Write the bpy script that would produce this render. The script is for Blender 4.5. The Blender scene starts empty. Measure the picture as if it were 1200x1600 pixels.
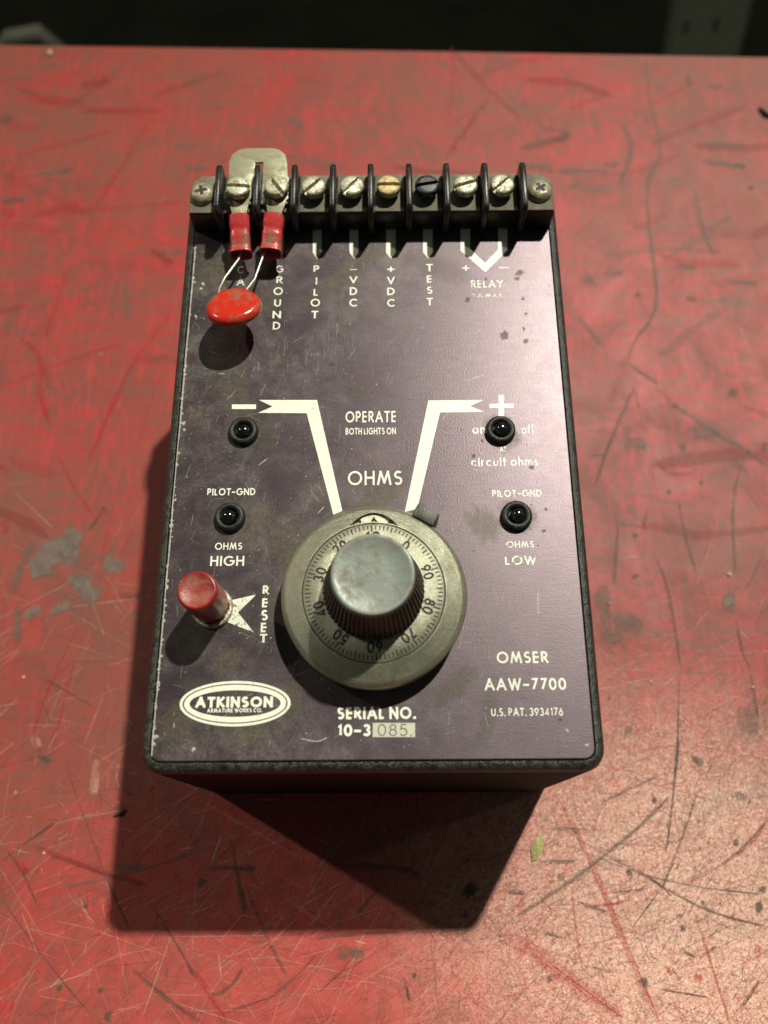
import bpy, bmesh, math, random
from mathutils import Vector, Matrix
random.seed(7)
C = bpy.context.scene.collection
SC = bpy.context.scene
MM = 0.001

# ------------------------------------------------------------------ camera, world, lamps, exposure
cam_d = bpy.data.cameras.new('camera'); cam = bpy.data.objects.new('camera', cam_d); C.objects.link(cam)
PITCH, ROLL, YAW = 0.39912087, -0.01659784, 0.01004419
cam.matrix_world = (Matrix.Translation(Vector((3.9477, -16.8709, 274.3034)) * MM)
                    @ Matrix.Rotation(YAW, 4, 'Z') @ Matrix.Rotation(PITCH, 4, 'X') @ Matrix.Rotation(ROLL, 4, 'Z'))
cam_d.sensor_fit = 'VERTICAL'; cam_d.sensor_height = 36; cam_d.sensor_width = 27; cam_d.lens = 28.125
cam_d.clip_start = 0.01; cam_d.clip_end = 60
cam_d.dof.use_dof = True; cam_d.dof.focus_distance = 0.214; cam_d.dof.aperture_fstop = 8.5
SC.camera = cam
SC.view_settings.view_transform = 'Standard'; SC.view_settings.look = 'None'
SC.view_settings.exposure = 0.0; SC.view_settings.gamma = 1.0; SC.view_settings.use_curve_mapping = False
SC.render.engine = 'CYCLES'; SC.cycles.transparent_max_bounces = 32; SC.cycles.max_bounces = 6
SC.cycles.sample_clamp_indirect = 4

world = bpy.data.worlds.new('World'); SC.world = world; world.use_nodes = True
bg = world.node_tree.nodes['Background']; bg.inputs[0].default_value = (0.9, 1.0, 0.85, 1); bg.inputs[1].default_value = 0.048

def aim(o, target):
    o.rotation_euler = (Vector(target) - o.location).to_track_quat('-Z', 'Y').to_euler()
def spot(name, loc, target, watts, radius, color, cone=60, blend=0.6):
    d = bpy.data.lights.new(name, 'SPOT'); d.energy = watts; d.shadow_soft_size = radius; d.color = color
    d.spot_size = math.radians(cone); d.spot_blend = blend
    o = bpy.data.objects.new(name, d); C.objects.link(o); o.location = loc; aim(o, target); return o
# main hanging lamp, up and to the right behind the box (gives the crisp shadow to the front left)
spot('work_lamp', (1.02, 1.62, 3.0), (0.05, -0.04, 0), 670, 0.05, (1.0, 0.955, 0.82), 27, 0.95)
# weaker lamp low on the left (second shadow running to the front right)
spot('side_lamp', (-1.6, 0.88, 1.58), (0, 0.05, 0), 52, 0.03, (1.0, 0.93, 0.78), 40, 0.6)
# faint far lamps low on the right and left
spot('far_lamp', (2.9, 0.95, 1.3), (0, 0.05, 0), 16, 0.03, (1.0, 0.95, 0.82), 30, 0.6)

# ------------------------------------------------------------------ panel frame (the sloping top of the box)
TILT, HF, REAR = math.atan(0.0647656), 74.8835, 171.0      # mm
M_PANEL = Matrix.Translation((0, 0, HF * MM)) @ Matrix.Rotation(TILT, 4, 'X')
TEXTS=[('OPERATE',-0.35,93.45,13.97,3.42,0.16,'ink'),
('BOTH LIGHTS ON',-0.39,89.09,13.79,2.02,0.19,'ink'),
('OHMS',0.77,75.28,14.62,4.10,0.14,'ink'),
('on',29.28,88.98,3.60,1.93,0.20,'worn'),
('off',42.72,89.30,3.42,2.79,0.14,'worn'),
('AT',35.59,83.39,1.74,1.51,0.20,'worn'),
('circuit ohms',35.78,79.76,18.07,2.72,0.16,'worn'),
('PILOT-GND',38.56,70.55,13.13,2.00,0.19,'worn'),
('OHMS',38.58,56.36,7.25,1.79,0.17,'worn'),
('LOW',38.44,52.06,8.12,2.41,0.16,'worn'),
('PILOT-GND',-37.67,71.61,12.85,2.01,0.19,'ink'),
('OHMS',-37.52,56.43,7.11,1.92,0.17,'ink'),
('HIGH',-37.63,52.44,8.80,2.67,0.17,'ink'),
('R',-27.27,44.63,1.64,2.35,0.22,'worn'),
('E',-27.33,41.29,1.55,2.33,0.22,'ink'),
('S',-27.35,38.11,1.71,2.72,0.22,'ink'),
('E',-27.38,34.96,1.54,2.44,0.22,'ink'),
('T',-27.34,32.24,1.85,2.18,0.22,'ink'),
('P',-16.45,141.95,1.71,2.36,0.16,'ink'),
('I',-16.36,137.75,0.57,2.48,0.16,'ink'),
('L',-16.46,133.91,1.31,2.41,0.16,'ink'),
('O',-16.52,130.31,2.71,2.61,0.16,'ink'),
('T',-16.57,126.26,2.04,2.47,0.16,'ink'),
('V',-5.47,138.05,2.36,2.33,0.16,'ink'),
('D',-5.44,134.13,2.16,2.63,0.16,'ink'),
('C',-5.42,130.20,2.33,2.61,0.16,'ink'),
('V',5.57,137.70,2.20,2.53,0.16,'ink'),
('D',5.54,133.95,2.19,2.50,0.16,'ink'),
('C',5.54,130.02,2.24,2.58,0.16,'ink'),
('T',17.01,142.04,2.01,2.54,0.16,'ink'),
('E',16.91,138.08,1.51,2.44,0.16,'ink'),
('S',16.87,134.24,1.61,2.42,0.16,'ink'),
('T',16.82,130.34,1.86,2.45,0.16,'ink'),
('O',-27.49,134.35,2.72,2.64,0.16,'ink'),
('U',-27.53,130.41,1.96,2.61,0.16,'ink'),
('N',-27.61,126.36,2.41,2.47,0.16,'ink'),
('D',-27.52,122.68,2.12,2.55,0.16,'ink'),
('G',-27.36,142.01,2.28,2.47,0.16,'worn'),
('R',-27.22,138.21,1.89,2.44,0.16,'worn'),
('C',-38.93,141.90,1.90,2.47,0.16,'bad'),
('A',-38.71,137.77,2.27,2.66,0.16,'bad'),
('-',-5.45,141.67,2.08,1.35,0.16,'ink'),
('+',5.61,141.61,2.22,2.33,0.16,'ink'),
('+',27.79,141.77,2.27,2.44,0.13,'ink'),
('-',38.92,141.90,2.74,2.24,0.16,'ink'),
('RELAY',33.77,136.21,9.39,2.56,0.16,'worn'),
('3 A.MAX',33.49,132.21,8.77,1.31,0.20,'bad'),
('OMSER',37.34,27.03,12.80,2.90,0.19,'ink'),
('AAW-7700',37.63,20.46,20.06,2.95,0.19,'ink'),
('U.S. PAT. 3934176',37.64,13.80,17.43,1.94,0.16,'ink'),
('SERIAL NO.',1.03,13.76,19.17,2.91,0.24,'ink'),
('10-3',-4.44,9.75,8.11,2.87,0.25,'ink'),
('085.',5.44,9.76,8.36,2.84,0.11,'stamp'),
('ATKINSON',-33.82,16.59,18.97,2.62,0.30,'ink'),
('ARMATURE WORKS CO.',-33.59,14.60,13.51,0.99,0.24,'ink')]
POLYS={'minus':[(-39.01,97.57),(-32.29,97.51),(-32.22,96.09),(-38.93,96.15)],
'arrowL':[(-31.55,98.89),(-15.34,98.74),(-7.92,65.97),(-10.28,64.93),(-18.12,94.71),(-31.60,94.92),(-27.63,96.84)],
'arrowR':[(15.64,98.33),(31.07,98.34),(27.17,96.50),(31.08,94.65),(18.78,94.60),(11.95,66.41),(8.63,65.54)],
'plusH':[(32.61,97.14),(39.27,97.08),(39.19,95.80),(32.55,95.86)],
'plusV1':[(35.24,99.89),(36.76,99.88),(36.61,97.10),(35.10,97.12)],
'plusV2':[(35.03,95.84),(36.54,95.82),(36.40,93.38),(34.90,93.39)],
'star':[(-29.68,43.47),(-34.14,38.85),(-29.78,33.69),(-38.38,37.07),(-37.52,41.69)],
'box':[(0.08,11.45),(10.37,11.38),(10.31,8.06),(0.08,8.12)],
'relay':[(26.75,157.14),(29.67,157.11),(29.32,148.56),(33.56,143.52),(37.64,148.24),(38.10,157.02),(40.88,156.99),(40.37,147.99),(33.50,140.27),(26.42,148.02)],
'p0':[(-40.75,157.85),(-38.03,157.82),(-37.53,148.10),(-38.75,145.68),(-40.22,148.13)],
'p1':[(-29.49,157.73),(-26.68,157.70),(-26.34,147.99),(-27.49,145.57),(-29.11,148.02)],
'p2':[(-17.92,157.61),(-15.24,157.58),(-15.05,147.76),(-16.37,145.39),(-17.69,147.79)],
'p3':[(-6.82,157.49),(-4.10,157.47),(-4.06,147.65),(-5.28,145.39),(-6.73,147.67)],
'p4':[(4.28,157.38),(7.12,157.35),(7.02,147.42),(5.67,145.39),(4.21,147.45)],
'p5':[(15.44,157.26),(18.34,157.23),(18.10,147.53),(16.82,145.27),(15.23,147.56)]}
MARKS=[('d',0.88,[(100.7,17.3),(97.0,4.7),(92.0,-15.4),(90.1,-20.0)]),
('d',0.95,[(104.9,2.2),(98.1,-11.5),(92.4,-21.6),(88.1,-28.3)]),
('d',0.49,[(88.1,-28.3),(77.6,-39.3)]),
('d',1.01,[(61.5,-12.9),(72.6,-19.2),(82.1,-23.8),(92.0,-29.9),(103.3,-35.8),(119.0,-39.2)]),
('g',1.47,[(38.7,-38.1),(54.9,-29.7),(72.7,-18.4),(87.6,-7.5),(94.5,-1.1)]),
('r',2.07,[(57.5,-0.0),(62.6,-9.7),(67.3,-21.4),(71.2,-32.0),(75.9,-46.5),(79.4,-56.2),(82.3,-64.3)]),
('r',4.87,[(37.0,-39.9),(45.6,-44.2),(53.1,-49.9),(62.1,-56.2),(72.3,-63.0)]),
('r',1.15,[(90.5,-28.7),(100.9,-25.4),(111.0,-20.1),(119.5,-14.7),(125.0,-7.7)]),
('d',0.66,[(105.4,-23.2),(114.7,-17.8),(124.9,-8.5)]),
('r',0.98,[(97.2,-33.6),(100.6,-52.2),(103.3,-64.4)]),
('d',1.31,[(61.3,-31.9),(70.8,-34.9)]),
('d',1.66,[(56.2,-24.4),(58.6,-25.6)]),
('d',1.53,[(55.7,-10.9),(65.8,-12.1)]),
('g',1.00,[(49.9,-20.6),(63.3,-20.3)]),
('d',1.65,[(40.1,-28.9),(45.9,-29.6)]),
('d',0.73,[(46.8,-39.5),(57.1,-42.1)]),
('d',0.80,[(64.7,-49.9),(71.0,-51.0)]),
('g',1.03,[(71.8,-3.4),(81.8,0.6),(92.8,5.5)]),
('d',0.55,[(81.2,-54.9),(98.2,-57.7)]),
('d',0.94,[(107.1,-60.4),(114.0,-52.9)]),
('d',0.96,[(90.7,-44.4),(95.8,-47.3)]),
('d',2.99,[(78.7,-23.8)]),
('d',3.59,[(117.2,-33.7)]),
('d',3.62,[(119.3,-28.9)]),
('d',2.86,[(113.4,-15.5)]),
('g',3.84,[(105.9,8.8)]),
('g',3.44,[(117.0,0.0),(117.0,-2.8)]),
('d',2.54,[(51.3,-52.7)]),
('d',3.49,[(79.4,-53.5)]),
('d',2.43,[(93.0,-39.4)]),
('d',2.57,[(89.5,-2.7)]),
('d',1.80,[(100.2,-32.5)]),
('r',2.39,[(87.3,-50.7)]),
('r',3.97,[(95.8,-52.5)]),
('d',1.06,[(99.8,17.3),(96.9,3.8)]),
('r',1.60,[(114.1,-48.1),(115.3,-43.8)]),
('r',0.83,[(60.4,-24.4),(60.3,-42.1),(61.7,-52.0)]),
('d',0.51,[(59.6,-15.2),(80.3,-24.5),(100.4,-28.4),(119.9,-30.4)]),
('d',0.49,[(90.1,-37.2),(93.6,-35.8)]),
('d',0.82,[(71.4,-29.8),(83.1,-28.7)]),
('r',0.98,[(62.8,-33.4),(72.7,-32.7),(78.6,-31.3)]),
('d',0.67,[(80.6,-22.3),(88.2,-27.6),(91.1,-30.6)]),
('d',0.62,[(-103.5,11.4),(-93.4,-8.2),(-82.4,-28.8),(-75.2,-40.2)]),
('g',1.05,[(-102.2,-28.2),(-84.1,-24.6),(-67.0,-20.4),(-55.6,-16.2)]),
('g',1.88,[(-83.3,-21.4),(-73.3,-21.5)]),
('d',1.76,[(-55.1,-21.9),(-37.5,-22.0)]),
('d',1.78,[(-46.9,-12.9),(-43.8,-24.8),(-40.8,-34.2)]),
('d',0.82,[(-42.0,-24.8),(-35.4,-38.4),(-26.9,-52.3)]),
('k',1.90,[(-110.3,-14.8),(-95.2,-20.3),(-83.0,-24.1),(-69.7,-27.3)]),
('d',3.50,[(-55.0,-26.0)]),
('d',1.24,[(-74.2,-49.2),(-63.2,-57.0),(-51.6,-63.2)]),
('d',1.55,[(-50.0,-56.3),(-43.4,-55.3),(-40.4,-49.3)]),
('d',0.79,[(-21.6,-42.0),(-12.6,-40.5),(7.9,-40.1)]),
('d',0.99,[(-34.3,-59.0),(-23.5,-51.4),(-18.1,-45.5)]),
('d',0.67,[(-17.8,-56.2),(-9.0,-49.0)]),
('g',3.38,[(-12.5,-45.5),(-3.4,-45.7)]),
('p',0.46,[(-61.8,-37.2),(-65.2,-49.2),(-69.3,-62.6)]),
('r',1.58,[(-57.5,-47.3),(-50.0,-56.1),(-44.0,-62.8)]),
('d',1.12,[(7.7,-51.5),(9.8,-58.3)]),
('d',0.71,[(-118.8,-20.2),(-112.6,-14.8),(-103.0,-8.2)]),
('d',0.59,[(-117.8,-15.8),(-111.3,-22.3),(-105.1,-31.9)]),
('g',4.95,[(-111.0,12.0),(-107.6,9.6)]),
('d',2.67,[(-80.6,0.2)]),
('d',2.58,[(-110.7,-22.9)]),
('d',2.54,[(-90.0,-32.5)]),
('d',3.31,[(-79.3,-61.7)]),
('d',2.45,[(-94.7,-54.4)]),
('d',2.23,[(-82.4,-55.0)]),
('d',1.76,[(-17.6,-22.3),(-1.2,-21.8),(12.8,-23.2),(13.9,-26.2)]),
('p',2.50,[(-115.2,18.6),(-111.5,15.0)]),
('p',2.96,[(-92.4,11.3),(-92.0,-0.3)]),
('r',2.36,[(-114.1,-20.2),(-108.8,-23.4)]),
('d',0.55,[(-45.2,-61.3),(-32.2,-57.1)]),
('d',0.47,[(-74.5,-26.8),(-60.1,-43.3),(-54.9,-51.2)]),
('d',1.13,[(-57.4,-48.3),(-54.9,-51.2)]),
('d',0.58,[(-117.0,-29.7),(-100.3,-47.1),(-84.9,-60.7)]),
('p',0.36,[(-48.9,-10.7),(-52.7,-22.6)]),
('d',0.57,[(-5.8,-35.4),(-2.3,-30.3)]),
('d',2.23,[(11.1,-51.5)]),
('g',1.38,[(-6.9,-35.4),(1.1,-27.2)]),
('d',5.55,[(28.5,-29.0)]),
('d',5.97,[(27.6,-27.1),(29.4,-30.3)]),
('d',2.75,[(27.2,-35.6)]),
('g',4.30,[(-129.6,67.6),(-129.7,78.4),(-125.3,88.7)]),
('c',6.50,[(-123.6,72.9),(-118.0,87.7),(-108.0,91.4)]),
('c',5.66,[(-110.2,76.5),(-103.9,68.3),(-98.5,66.5)]),
('g',3.94,[(-128.1,64.0),(-125.2,50.1)]),
('c',2.56,[(-115.7,61.3),(-108.4,63.9)]),
('c',4.37,[(-99.4,80.1),(-91.2,77.2)]),
('d',2.06,[(-92.5,66.9),(-83.9,66.8)]),
('c',3.40,[(-123.8,58.7),(-119.4,63.1)]),
('c',6.14,[(-113.7,82.0),(-108.5,82.9)]),
('r',1.15,[(-102.3,153.0),(-106.7,135.6),(-110.3,121.0)]),
('r',0.95,[(-89.7,147.4),(-91.9,129.2)]),
('r',0.80,[(-98.5,97.0),(-99.9,83.8)]),
('r',0.80,[(-89.6,93.1),(-93.5,81.9)]),
('r',1.19,[(-103.7,61.2),(-107.8,48.3),(-112.2,34.2),(-115.1,21.5),(-114.2,16.0),(-109.4,11.4)]),
('r',1.17,[(-103.6,48.3),(-105.9,35.8),(-106.8,19.9)]),
('r',2.12,[(-136.2,155.5),(-128.8,139.0)]),
('p',0.36,[(-137.7,109.1),(-119.8,93.4)]),
('d',2.70,[(-100.4,101.4),(-102.0,100.0)]),
('d',1.44,[(-102.0,100.0),(-106.3,92.3)]),
('d',0.50,[(-118.1,40.0),(-105.6,33.4),(-95.0,27.7)]),
('d',0.58,[(-115.9,36.7),(-109.5,22.2)]),
('r',1.48,[(-122.8,124.2),(-113.9,107.9),(-104.3,97.1)]),
('r',2.68,[(-139.1,96.4),(-136.4,91.6)]),
('d',1.12,[(-112.9,12.9),(-107.7,10.6)]),
('d',1.84,[(-143.6,119.3),(-143.9,118.2)]),
('r',0.66,[(-112.2,34.2),(-109.8,40.0),(-105.4,43.3)]),
('r',1.97,[(-166.6,276.7),(-155.3,283.2),(-139.7,286.3),(-123.3,293.7)]),
('r',1.76,[(-106.5,299.4),(-116.6,269.6),(-125.6,246.2)]),
('r',2.14,[(-145.9,247.2),(-125.4,245.0),(-100.9,248.2),(-84.5,250.3)]),
('r',4.76,[(-167.2,246.7),(-159.3,242.0)]),
('r',2.01,[(-83.7,192.4),(-93.1,176.5),(-101.1,161.2),(-109.4,127.5)]),
('d',2.87,[(-167.9,250.5),(-157.3,251.2)]),
('d',4.14,[(-143.2,268.3),(-138.5,269.6)]),
('g',1.94,[(-160.9,265.3),(-138.6,269.9)]),
('d',5.04,[(-177.0,300.3),(-171.0,301.9)]),
('g',2.92,[(-87.5,270.1),(-76.4,269.1)]),
('r',1.28,[(-150.4,154.2),(-120.5,169.0),(-101.7,175.3)]),
('p',1.52,[(-111.9,169.6)]),
('r',2.05,[(-166.7,314.1),(-153.5,311.3),(-127.6,307.5),(-106.7,301.1)]),
('r',2.19,[(-137.7,174.4),(-133.6,149.1),(-127.5,137.0)]),
('g',5.07,[(-77.1,308.6),(-72.0,308.5)]),
('g',5.02,[(-41.3,300.3),(-33.6,295.1)]),
('r',1.84,[(-131.7,215.2),(-135.4,187.5),(-135.9,177.0)]),
('g',1.59,[(-106.7,207.8),(-103.1,187.2)]),
('r',1.72,[(-164.8,273.4),(-165.8,265.4),(-160.9,251.2)]),
('k',3.47,[(-98.2,223.5),(-87.0,214.7)]),
('k',5.15,[(-142.4,322.7),(-127.4,326.1)]),
('g',2.08,[(131.6,342.9),(129.7,320.9),(131.0,293.0),(131.2,273.1),(123.4,265.5),(120.1,248.0),(118.7,224.0),(118.7,203.5),(116.1,185.0),(106.3,176.7),(101.3,164.4)]),
('g',2.79,[(113.7,297.3),(118.3,286.4),(117.0,275.9),(108.7,255.5)]),
('d',4.89,[(64.5,279.2),(77.5,283.0),(90.7,286.8)]),
('d',1.98,[(79.3,292.3),(90.8,288.1)]),
('g',2.94,[(146.2,282.1),(170.4,280.5)]),
('g',2.90,[(147.5,271.6),(167.9,266.9)]),
('g',2.90,[(102.6,269.6),(111.3,269.5)]),
('d',3.57,[(109.7,197.0)]),
('d',3.02,[(129.6,195.1),(133.8,194.0)]),
('g',2.18,[(129.0,212.4),(135.9,210.1)]),
('g',2.51,[(147.4,203.2),(161.7,202.5)]),
('g',1.90,[(142.9,255.1),(142.0,242.8),(142.8,224.9),(145.2,216.8)]),
('g',8.10,[(87.2,203.9),(91.9,206.0)]),
('g',4.52,[(96.6,207.7),(105.0,209.3)]),
('g',1.94,[(83.7,186.4),(91.7,171.6)]),
('g',2.06,[(101.1,163.4),(112.6,153.2)]),
('g',5.08,[(158.9,318.4),(166.0,318.3)]),
('d',3.80,[(167.7,254.9)]),
('g',4.78,[(87.0,258.3),(89.6,255.8)]),
('g',3.08,[(150.2,327.8),(150.7,317.8)]),
('g',2.31,[(108.0,265.7),(81.0,266.0)]),
('d',2.32,[(162.5,268.9),(167.9,266.9)]),
('g',4.85,[(62.0,271.4),(81.1,267.3)]),
('d',1.53,[(103.1,153.3),(93.2,133.9),(88.2,123.4),(82.5,108.3)]),
('g',1.90,[(110.6,152.1),(116.9,143.3),(131.7,130.4),(142.4,123.0),(148.6,115.8)]),
('d',4.36,[(139.7,149.7),(142.7,148.0)]),
('d',3.13,[(116.1,125.1),(118.8,124.7)]),
('d',4.59,[(147.8,124.8),(150.2,124.0)]),
('d',3.01,[(117.3,143.1)]),
('d',3.11,[(142.3,122.5)]),
('d',2.53,[(122.4,110.0)]),
('d',2.69,[(109.7,106.1)]),
('d',0.99,[(113.0,104.1),(112.6,89.6),(115.0,73.9)]),
('d',0.97,[(89.4,94.6),(87.1,82.4),(84.6,68.7)]),
('d',0.80,[(89.3,93.6),(100.5,91.6)]),
('d',0.71,[(100.5,98.4),(97.8,90.7)]),
('d',0.96,[(99.9,83.6),(103.3,74.0),(104.1,61.5),(104.2,50.3),(104.1,38.6)]),
('g',1.19,[(140.2,120.9),(133.9,105.9),(130.9,91.4),(129.0,72.9)]),
('g',9.37,[(77.4,65.2),(83.3,64.3)]),
('g',7.58,[(78.2,57.3),(94.0,55.5)]),
('g',5.01,[(78.3,50.4),(86.0,52.1)]),
('h',5.09,[(124.6,63.5)]),
('g',7.64,[(122.3,64.0),(127.3,63.1)]),
('d',0.76,[(126.3,57.8),(126.0,46.7),(128.0,39.2)]),
('g',0.78,[(141.0,81.9),(131.5,67.5)]),
('p',0.36,[(136.0,107.9),(144.0,91.3)]),
('p',0.33,[(77.9,39.5),(92.7,39.0)]),
('d',2.64,[(94.9,88.8)]),
('d',2.93,[(92.9,73.1)]),
('g',3.99,[(83.7,19.5)]),
('g',10.42,[(120.2,23.2),(128.0,21.5)]),
('d',3.46,[(104.5,9.8)]),
('g',6.50,[(122.8,133.1),(131.7,130.4)]),
('d',2.78,[(131.8,130.9)]),
('g',5.53,[(95.1,126.5),(104.2,125.9)]),
('d',0.67,[(102.0,152.2),(103.4,141.3)]),
('d',0.66,[(103.3,38.6),(100.9,22.5),(98.4,8.7)]),
('d',0.74,[(127.8,38.4),(127.5,23.1)]),
('g',0.92,[(89.0,122.4),(82.5,121.4)]),
('d',1.13,[(132.0,30.2),(129.8,27.1)])]
# ------------------------------------------------------------------ node helpers
def new_mat(name):
    m = bpy.data.materials.new(name); m.use_nodes = True
    nt = m.node_tree; b = nt.nodes['Principled BSDF']
    return m, nt, b
class G:
    """tiny node-graph builder"""
    def __init__(s, nt): s.nt = nt
    def n(s, t, **kw):
        x = s.nt.nodes.new(t)
        for k, v in kw.items(): setattr(x, k, v)
        return x
    def l(s, a, b): s.nt.links.new(a, b)
    def coord(s, scale=(1, 1, 1), rot=(0, 0, 0)):
        t = s.n('ShaderNodeTexCoord'); m = s.n('ShaderNodeMapping')
        m.inputs['Scale'].default_value = scale; m.inputs['Rotation'].default_value = rot
        s.l(t.outputs['Object'], m.inputs['Vector']); return m.outputs[0]
    def noise(s, vec, scale, detail=4, rough=0.55, dist=0.0):
        x = s.n('ShaderNodeTexNoise'); s.l(vec, x.inputs['Vector'])
        x.inputs['Scale'].default_value = scale; x.inputs['Detail'].default_value = detail
        x.inputs['Roughness'].default_value = rough; x.inputs['Distortion'].default_value = dist
        return x.outputs[0]
    def voro(s, vec, scale, feature='F1'):
        x = s.n('ShaderNodeTexVoronoi', feature=feature); s.l(vec, x.inputs['Vector']); x.inputs['Scale'].default_value = scale
        return x.outputs['Distance']
    def ramp(s, fac, stops):
        x = s.n('ShaderNodeValToRGB'); e = x.color_ramp.elements
        while len(e) < len(stops): e.new(0.5)
        for i, (p, c) in enumerate(stops):
            e[i].position = p; e[i].color = (c, c, c, 1) if not isinstance(c, tuple) else (*c, 1)
        s.l(fac, x.inputs[0]); return x.outputs[0]
    def mix(s, fac, a, b):
        x = s.n('ShaderNodeMix', data_type='RGBA')
        for sock, v in ((x.inputs[0], fac), (x.inputs[6], a), (x.inputs[7], b)):
            if isinstance(v, (tuple, float, int)): sock.default_value = (*v, 1) if isinstance(v, tuple) else v
            else: s.l(v, sock)
        return x.outputs[2]
    def math(s, op, a, b=0.0, clamp=False):
        x = s.n('ShaderNodeMath', operation=op, use_clamp=clamp)
        for i, v in enumerate((a, b)):
            if isinstance(v, (int, float)): x.inputs[i].default_value = v
            else: s.l(v, x.inputs[i])
        return x.outputs[0]
    def spotmask(s, vec, centre, radius, sx=1.0, sy=1.0):
        """1 at centre falling to 0 at radius, in mm of object space"""
        a = s.n('ShaderNodeVectorMath', operation='SUBTRACT'); s.l(vec, a.inputs[0]); a.inputs[1].default_value = [c * MM for c in centre]
        m = s.n('ShaderNodeVectorMath', operation='MULTIPLY'); s.l(a.outputs[0], m.inputs[0]); m.inputs[1].default_value = (1 / sx, 1 / sy, 0)
        b = s.n('ShaderNodeVectorMath', operation='LENGTH'); s.l(m.outputs[0], b.inputs[0])
        r = s.n('ShaderNodeMapRange', interpolation_type='SMOOTHSTEP'); s.l(b.outputs['Value'], r.inputs[0])
        r.inputs[1].default_value = 0; r.inputs[2].default_value = radius * MM; r.inputs[3].default_value = 1; r.inputs[4].default_value = 0
        return r.outputs[0]
    def bump(s, bsdf, height, strength, dist=0.0005):
        x = s.n('ShaderNodeBump'); x.inputs['Strength'].default_value = strength; x.inputs['Distance'].default_value = dist
        s.l(height, x.inputs['Height']); s.l(x.outputs[0], bsdf.inputs['Normal'])
def setp(b, **kw):
    for k, v in kw.items():
        i = b.inputs[k.replace('_', ' ')]
        i.default_value = (*v, 1) if isinstance(v, tuple) and len(v) == 3 else v

def simple(name, col, rough=0.5, metal=0.0, grime=None, gscale=900, glo=0.45, ghi=0.7, bump=0.0, bscale=2500, rvar=0.0, spec=0.5):
    m, nt, b = new_mat(name); g = G(nt); v = g.coord()
    setp(b, Roughness=rough, Metallic=metal, Base_Color=col); b.inputs['Specular IOR Level'].default_value = spec
    if grime:
        f = g.ramp(g.noise(v, gscale, 5, 0.62, 0.4), [(glo, 0.0), (ghi, 1.0)])
        g.l(g.mix(f, col, grime), b.inputs['Base Color'])
        r = g.math('MULTIPLY_ADD', f, 0.25); nt.nodes[r.node.name].inputs[2].default_value = rough
        g.l(r, b.inputs['Roughness'])
        mm = g.math('MULTIPLY', g.math('SUBTRACT', 1.0, f), metal); g.l(mm, b.inputs['Metallic'])
    if bump: g.bump(b, g.noise(v, bscale, 3, 0.6), bump)
    return m

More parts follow.
